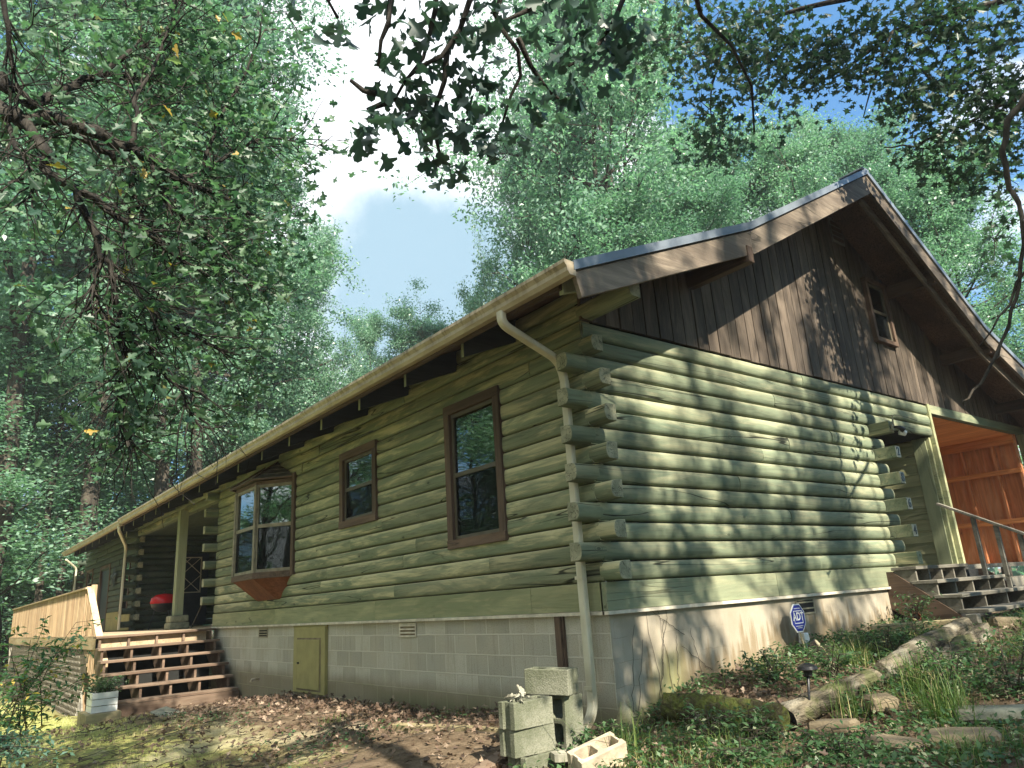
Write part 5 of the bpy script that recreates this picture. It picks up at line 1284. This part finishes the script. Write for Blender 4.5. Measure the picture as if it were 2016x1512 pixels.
for (px, py, D, r_, n_) in [(1350, 20, 10.2, .7, 260), (1300, 90, 10.2, .5, 180), (1420, 40, 10., .6, 260), (1500, 40, 9.8, .55, 220), (1400, 130, 10., .5, 200), (1470, 120, 9.8, .5, 200), (1380, 210, 10.2, .4, 170), (1420, 270, 10.2, .35, 130), (1480, 200, 10., .4, 150), (1400, 300, 10.2, .2, 50), (1530, 130, 9.8, .35, 130), (1590, 135, 9.8, .3, 110), (1560, 90, 9.8, .25, 70), (1600, 160, 9.8, .25, 80), (1640, 110, 9.7, .3, 90), (1670, 80, 9.6, .3, 110), (1700, 40, 9.6, .35, 120), (1690, 140, 9.6, .3, 120), (1750, 100, 9.5, .4, 170), (1790, 130, 9.4, .4, 190), (1820, 60, 9.3, .35, 110), (1840, 10, 9.3, .4, 140), (1900, 30, 9.2, .3, 90), (1950, 70, 9.1, .35, 130), (1890, 130, 9.2, .4, 190), (1960, 130, 9., .4, 190), (2010, 60, 9., .4, 140), (1850, 180, 9.2, .4, 180), (1930, 200, 9., .4, 190), (2000, 170, 8.8, .4, 180), (1800, 230, 9.3, .3, 100), (1880, 270, 9.1, .4, 160), (1950, 280, 8.9, .35, 130), (2010, 260, 8.8, .35, 120), (1900, 330, 9., .3, 100), (1820, 300, 9.2, .25, 70), (1970, 350, 8.8, .3, 80), (1960, 480, 8.6, .25, 40), (1760, 200, 9.5, .3, 90), (1560, 20, 9.9, .25, 50)]:
    RC.append((px, py, D, r_*.8, n_))
clumps('crown', RC, .13, 'leafR', 56, 'fan', Pk, 'bark', .42, .4, .55, 7)
# unseen: its crown dapples the gable, added leaf clumps shade the front wall
SH = []
def sunshade(n, seed, y0, y1, z0, z1, t0, t1, r0, cnt, keepf=None):
    g = np.random.RandomState(seed); P_ = []
    for _ in range(n):
        y = g.uniform(y0, y1); z = g.uniform(z0, z1); t_ = g.uniform(t0, t1)
        if keepf and g.rand() > keepf(y, z): continue
        c = np.array([0, y, z])+SUN*t_
        px, py, dz = to_px(c[None]); 
        r_ = g.uniform(.6, 1.3)*r0
        if dz[0] > .3 and -60 < px[0] < 2150 and -80 < py[0] < 1600: continue
        c2 = np.array([r_*.6, r_*.6, r_*1.7])
        P_.append(c+g.normal(size=(int(cnt*g.uniform(.6, 1.3)), 3))*c2*.5)
    return np.concatenate(P_)
pos = np.concatenate([sunshade(250, 91, -.6, 12, -1.5, 6.5, 13, 22, .46, 150, lambda y, z: .12 if (5.1 < y < 6.3 and z < 2.6) else .45 if (4.6 < y < 8.2 and z < 3.4) or (2.2 < y < 6 and z > 2.8) else .9), sunshade(26, 93, -6, -2, -2, 4, 8, 14, .5, 130)]+[sunshade(5, 200+i, -.2*i*.6-.35, -.2*i*.6+.25, i*.6-1.3, i*.6+2.8, 7, 13, .5, 150) for i in range(15)])  # keep odds leave sun gaps; last sets are clumps shaped to cover the front wall
leaf_mesh('shade_crown', pos, .15, M['leafR'], 92, 'rhomb', .3, Pk, .4, .6)
lm = MB()
g = np.random.RandomState(9)
for i in range(9):
    c = np.array([0, g.uniform(-2, 11), g.uniform(0, 6)])+SUN*g.uniform(14, 20); lm.tube([(7.6, 4.4, 4.2), tuple((np.array([7.6, 4.4, 4.2])+c)/2+g.normal(size=3)*.4), tuple(c)], [.035, .02, .006], 5)
lm.build('shade_limbs', M['bark'], Pk, smooth=True, kind='stuff')

# --- shrubs, weeds, grass, leaf litter
def fronds(name, stems, label, cat, mat, seed, leaf=.07, nper=14, top=None, group=None):
    g = np.random.RandomState(seed); o = empty(name, (stems[0][0][0], stems[0][0][1], stems[0][0][2]), label, cat, group); mb = MB(); pos = []
    for st in stems:
        P_ = [np.array(p) for p in st]; mb.tube(P_, [.007*(1-.8*i/len(P_)) for i in range(len(P_))], 4)
        for i in range(1, len(P_)):
            for s_ in range(nper//3):
                q = P_[i-1]+(P_[i]-P_[i-1])*g.rand(); d = (P_[i]-P_[i-1]); side = np.cross(d, [0, 0, 1]); side /= np.linalg.norm(side)+1e-6
                L = g.uniform(.12, .28)*leaf/.07*(1 if g.rand() < .5 else -1); e = q+side*L+d*.2+g.normal(size=3)*.02
                mb.tube([q, e], [.0025, .001], 3, cap=False)
                for t_ in (.3, .55, .8, 1.): pos.append(q+(e-q)*t_+g.normal(size=3)*.012)
    mb.build('stems', M['twig'], o)
    leaf_mesh('leaves', np.array(pos), leaf, M[mat], seed, 'rhomb', .25, o, .75, .42); return o
def arch(g, base, tip, n=6, lift=.35):
    b = np.array(base, float); t_ = np.array(tip, float)
    return [b+(t_-b)*k+np.array([0, 0, lift*math.sin(math.pi*k)]) for k in [i/n for i in range(n+1)]]
g = np.random.RandomState(61)
b1 = at(30, 1400, 7.6); st = []
for px, py, D in [(150, 1225, 7.4), (60, 1260, 7.2), (170, 1250, 7.8), (130, 1290, 7.3), (175, 1330, 7.5), (80, 1330, 7.0), (20, 1290, 7.0), (110, 1380, 7.3), (10, 1240, 7.6), (40, 1360, 6.8), (150, 1255, 7.6), (90, 1225, 7.8), (70, 1290, 7.6), (0, 1330, 7.2)]: st.append(arch(g, b1+g.normal(size=3)*.15-np.array([0, 0, .25]), at(px, py, D), 6, .12))
fronds('leafy_shrub', st, 'feathery leaved shrub at the left edge in front of the deck', 'shrub', 'leafS', 62, .085, 11)
b1 = at(-80, 1500, 4.2); st = []
for px, py, D in [(130, 1480, 4.2), (70, 1455, 4.2), (100, 1500, 4.1), (40, 1490, 4.1), (20, 1450, 4.2)]: st.append(arch(g, b1, at(px, py, D), 6, .05))
fronds('dark_sapling', st, 'dark small leaved twig at the lower left corner', 'sapling', 'leafC', 63, .045, 12)
b1 = at(235, 1370, 15.5)
fronds('leafy_weed', [arch(g, b1+g.normal(size=3)*.1, b1+np.array([g.uniform(-.4, .4), g.uniform(-.4, .3), g.uniform(.3, 1.3)]), 4, .1) for _ in range(9)], 'pale leafy weed growing up the foot of the stair railing', 'weed', 'weed', 64, .09, 18)
fronds('potted_plant', [arch(g, (-9.38+g.uniform(-.15, .15), -2.24+g.uniform(-.1, .1), -.86), (-9.38+g.uniform(-.4, .4), -2.24+g.uniform(-.3, .3), -.86+g.uniform(.02, .22)), 3, .08) for _ in range(16)], 'pale flowering plant spilling out of the slatted planter', 'plant', 'weed', 65, .06, 14)
# undergrowth at the left beyond the deck
def cover(n, fx, fy, ok, seed, hmax=.25): 
    g = np.random.RandomState(seed); x = g.uniform(*fx, n); y = g.uniform(*fy, n); k = ok(x, y, g); x, y = x[k], y[k]; return x, y, gzv(x, y), g
def ns(x, y, sc, seed): return vnoise(x+40, y+40, sc, seed)+.6*vnoise(x+40, y+40, sc*.37, seed+1)
inhouse = lambda x, y: ((x < .02) & (y > -.02) & (y < 12.2) & (x > -28)) | ((x < -9.2) & (x > -27.5) & (y > -2.3) & (y < 3)) | ((x < 1.2) & (x > 0) & (y > 5.0) & (y < 8.2))
# leaf litter
def litter_ok(x, y, g):
    wall = np.exp(-np.maximum(-y, 0)/.75)*(x < 0)*(y < 0); slope = (x > -.3)*(.30+.5*(ns(x, y, .8, 12) > .05))
    dens = np.clip(wall*1.35*(x > -8.8)+slope+.04+.25*(ns(x, y, .5, 14) > .25), 0, 1)*np.where(x < -9, .1, 1)
    return (g.rand(len(x)) < dens) & ~inhouse(x, y)
x, y, z, g = cover(60000, (-10, 4.5), (-4.6, 6.5), litter_ok, 71)
o = leaf_mesh('leaf_litter', np.stack([x, y, z+.012+.035*np.abs(g.normal(size=len(x)))*np.exp(-np.abs(y+.3))], 1), np.where(x > -2.5, .062, .07), M['litter'], 72, 'oak', .0, None, .55, .4)
setp(o, 'dry brown fallen leaves along the block wall and slope', 'fallen leaves', kind='stuff')
# grass blades
def blades(name, x, y, z, h, wdt, mat, seed, label, lean=.5):
    g = np.random.RandomState(seed); n = len(x); h = h*g.uniform(.4, 1.3, n); a = g.uniform(0, 2*math.pi, n); l = np.abs(g.normal(size=n))*lean*h
    dx, dy = np.cos(a), np.sin(a); sx_, sy_ = -dy*wdt, dx*wdt
    B = np.stack([x, y, z-.01], 1); S_ = np.stack([sx_, sy_, np.zeros(n)], 1)
    Mi = B+np.stack([dx*l*.35, dy*l*.35, h*.6], 1); Tp = B+np.stack([dx*l, dy*l, h*(.95-.25*np.minimum(l/h, 1))], 1)
    V = np.stack([B-S_, B+S_, Mi+S_*.7, Tp+S_*.08, Tp-S_*.08, Mi-S_*.7], 1).reshape(-1, 3)
    b = (np.arange(n)*6)[:, None]; F = np.concatenate([b+np.array([0, 1, 2, 5]), b+np.array([5, 2, 3, 4])], 1).reshape(-1)
    o = npmesh(name, V, F, 4, M[mat], np.repeat(g.rand(n), 2)); return setp(o, label, 'grass', kind='stuff')
x, y, z, g = cover(60000, (-16, -2.2), (-7.5, -1.2), lambda x, y, g: (g.rand(len(x)) < np.clip((ns(x, y, 1.2, 21)+.25)*1.2+(x < -8)*.6, .0, 1)*np.clip((-y-1.2)/.9-np.maximum(0, (x+8))*.06, 0, 1)) & ~inhouse(x, y), 73)
blades('lawn_grass', x, y, z, .05, .0022, 'grassy', 74, 'short pale sunlit grass at the lower left')
x, y, z, g = cover(38000, (.1, 4.5), (-1.2, 7), lambda x, y, g: (g.rand(len(x)) < np.clip((ns(x, y, .7, 23)-.02)*2.2, .04, 1)) & ~inhouse(x, y), 75)
blades('slope_grass', x, y, z, .13, .0028, 'grass', 76, 'green grass in tufts on the slope beside the gable', .7)
T_ = [(2.10, 1.25, 260, .36), (1.75, 1.7, 200, .32), (1.55, .95, 90, .3), (2.62, .28, 150, .2), (.45, -.45, 60, .22), (.30, -.25, 60, .2), (.62, -.55, 22, .42), (.85, 2.35, 200, .24), (.7, 2.9, 200, .22), (1.0, 3.4, 220, .22), (2.1, 3.4, 200, .3), (1.9, 4.3, 220, .3), (1.3, -.3, 70, .22), (1.05, .1, 60, .25), (.9, -.75, 90, .14), (2.3, 2.8, 160, .28), (.4, 1.7, 120, .16), (-3.6, -.9, 60, .1), (1.2, -.9, 200, .10), (1.7, -.5, 200, .10)]
GT = np.concatenate([np.stack([a+np.random.RandomState(int(a*100+b*7) % 999).normal(size=c)*.07*(1+h_), b+np.random.RandomState(int(a*31+b*77) % 999).normal(size=c)*.07*(1+h_), np.full(c, h_)], 1) for a, b, c, h_ in T_])
blades('tall_grass', GT[:, 0], GT[:, 1], gzv(GT[:, 0], GT[:, 1]), GT[:, 2], .0032, 'grass', 77, 'long arching grass blades between the stones and fallen logs', .9)
# low broad-leaved ground cover
STN = [(2.5, .52, .27), (1.7, 1.12, .14), (1.58, .6, .2), (2.15, .35, .2), (2.35, 1.45, .3), (2.42, 2.15, .18), (.5, .18, .2), (.8, .2, .2), (1.1, .25, .2), (1.3, .3, .18), (.95, .12, .2), (1.4, .95, .12), (1.5, .75, .15)]
def gc_ok(x, y, g): return np.all([np.hypot(x-a, y-b) > r_ for a, b, r_ in STN], axis=0) & (g.rand(len(x)) < np.clip((ns(x, y, .6, 33)+.26)*1.5, .05, 1)) & ~inhouse(x, y)
x, y, z, g = cover(48000, (.05, 4.5), (-1.3, 7.5), gc_ok, 81)
o = leaf_mesh('ground_cover', np.stack([x, y, z+.02+.10*g.rand(len(x))**1.5], 1), .052, M['weed'], 82, 'rhomb', .0, None, .8, .6)
setp(o, 'low leafy weeds covering the slope beside the gable', 'ground cover', kind='stuff')
x, y, z, g = cover(2600, (-7.5, -.6), (-2.2, -.05), lambda x, y, g: (ns(x, y, .6, 41) > .22) & ~inhouse(x, y), 83)
o = leaf_mesh('yard_weeds', np.stack([x, y, z+.02+.05*g.rand(len(x))], 1), .045, M['weed'], 84, 'rhomb', .0, None, .8, .6)
setp(o, 'small green weeds scattered in the leaves by the block wall', 'weeds', kind='stuff')
x, y, z, g = cover(26000, (-45, -9), (-14, 14), lambda x, y, g: ((y < -2.4) | (x < -28)) & (g.rand(len(x)) < np.clip(ns(x, y, 2.5, 43)+.35+(x < -18)*.5, 0, 1)) & ((y < -3.6) | (x < -20) | (x < -28)), 85)
o = leaf_mesh('undergrowth', np.stack([x, y, z+.05+.7*g.rand(len(x))**2*np.clip((-x-12)/10, .1, 1.3)], 1), .14, M['leafS'], 86, 'rhomb', .0, None, .7, .5)
setp(o, 'leafy undergrowth between the trunks left of the house', 'undergrowth', kind='stuff')
WEEDS = [(1.0, 1.75, .34, 'broad leaved weed at the foot of the wall left of the yard sign'), (.62, 1.35, .25, 'small pale leaved weed close to the foundation'), (1.05, -.15, .34, 'weed with a pale flower spike beside the mossy log'), (1.35, .02, .30, 'leafy weed in front of the mossy log end'), (.12, -.38, .2, 'dark weed clump behind the downspout mouth'), (2.0, 1.7, .42, 'tall thin stemmed weed left of the pale lichen stone'), (2.35, 1.9, .5, 'tall stemmed weed near the right edge'), (.95, 2.9, .3, 'dense green weed clump by the dark spotlight'), (1.0, 3.5, .3, 'dense green weed clump below the landscape timber'), (.35, 4.9, .45, 'spindly pale weed beside the wall corner'), (1.55, -.45, .2, 'low leafy weed at the bottom centre'), (2.0, -.1, .22, 'low leafy weed left of the flat square stone'), (.10, -1.02, .12, 'small dead leafed sprig')]
for i, (x, y, h_, lb) in enumerate(WEEDS[:-1]):
    g = np.random.RandomState(100+i); z = gz(x, y); nst = 7
    fronds('weed', [arch(g, (x+g.uniform(-.05, .05), y+g.uniform(-.05, .05), z-.02), (x+g.uniform(-.2, .2), y+g.uniform(-.2, .2), z+h_*g.uniform(.5, 1.1)), 4, .04) for _ in range(nst)], lb, 'weed', 'weed', 110+i, .055, 9, group='weeds on the slope')
# dead leaves lying on the block stack
g = np.random.RandomState(4); pos = np.stack([g.uniform(-.07, .07, 14), g.uniform(-1.17, -.95, 14), np.full(14, -.565)+g.rand(14)*.03], 1)
o = leaf_mesh('dead_leaves', pos, .09, M['splash'], 5, 'oak', -.1, None, .6, .3); setp(o, 'curled grey dead leaves on top of the two stacked blocks', 'dead leaves')
# bare vines on the stained foundation
Vn = empty('bare_vine', (.02, .3, -1.0), 'thin bare vine stems climbing the pale foundation near the corner', 'vine'); mb = MB(); r2 = random.Random(8)
for y0_, y1_, zt_, zb_ in ((.45, .62, -.02, -1.0), (.38, .2, -.25, -.95), (.62, .75, -.01, -.9), (.75, .50, -.01, -.88), (.70, .58, -.10, -.62), (.85, .80, -.25, -.7), (.28, .14, -.12, -.9), (1.05, 1.15, -.2, -.62), (.55, .95, -.02, -.25), (.9, 1.3, -.35, -.6)):
    pts = []; yy = y0_
    for i in range(12): t_ = i/11; pts.append((.012+r2.uniform(0, .006), y0_+(y1_-y0_)*t_+r2.uniform(-.018, .018), zt_+(zb_-zt_)*t_))
    mb.tube(pts, [.0032-.0015*(1-i/11) for i in range(12)], 4)
mb.build('stems', M['twig'], Vn)

# ------------------------------------------------------------------ air: far trees fade pale
def hz(t):
    return t.n('ShaderNodeVolumePrincipled', 0, i_Color=(.90, .96, 1., 1), i_Density=.0009, i_Anisotropy=.25)
hm = bpy.data.materials.new('haze_air'); hm.use_nodes = True; t_ = NT(hm.node_tree)
t_.n('ShaderNodeOutputMaterial', None, i_Volume=hz(t_))
mb = MB(); mb.box(-110, 110, -110, 110, -6, 38); setp(mb.build('haze', hm), kind='stuff', label='pale summer haze in the air of the wood')

# fallen twigs scattered over the ground
g = np.random.RandomState(301); mb = MB(); mb.cr = .6
for _ in range(420):
    x = g.uniform(-7.5, 4.2); y = g.uniform(-3.4, 4.5) if x > .1 else g.uniform(-3.4, -.1)
    a = g.uniform(0, 6.28); L = g.uniform(.08, .42); pts = []
    for i in range(4):
        xx = x+math.cos(a)*L*i/3; yy = y+math.sin(a)*L*i/3; pts.append((xx, yy, gz(xx, yy)+.02+g.uniform(0, .02))); a += g.uniform(-.35, .35)
    mb.tube(pts, [.005, .004, .003, .0015], 4, cap=False)
mb.build('fallen_twigs', M['twig'], None, smooth=True, label='thin dead twigs strewn over the soil and leaf litter', kind='stuff')
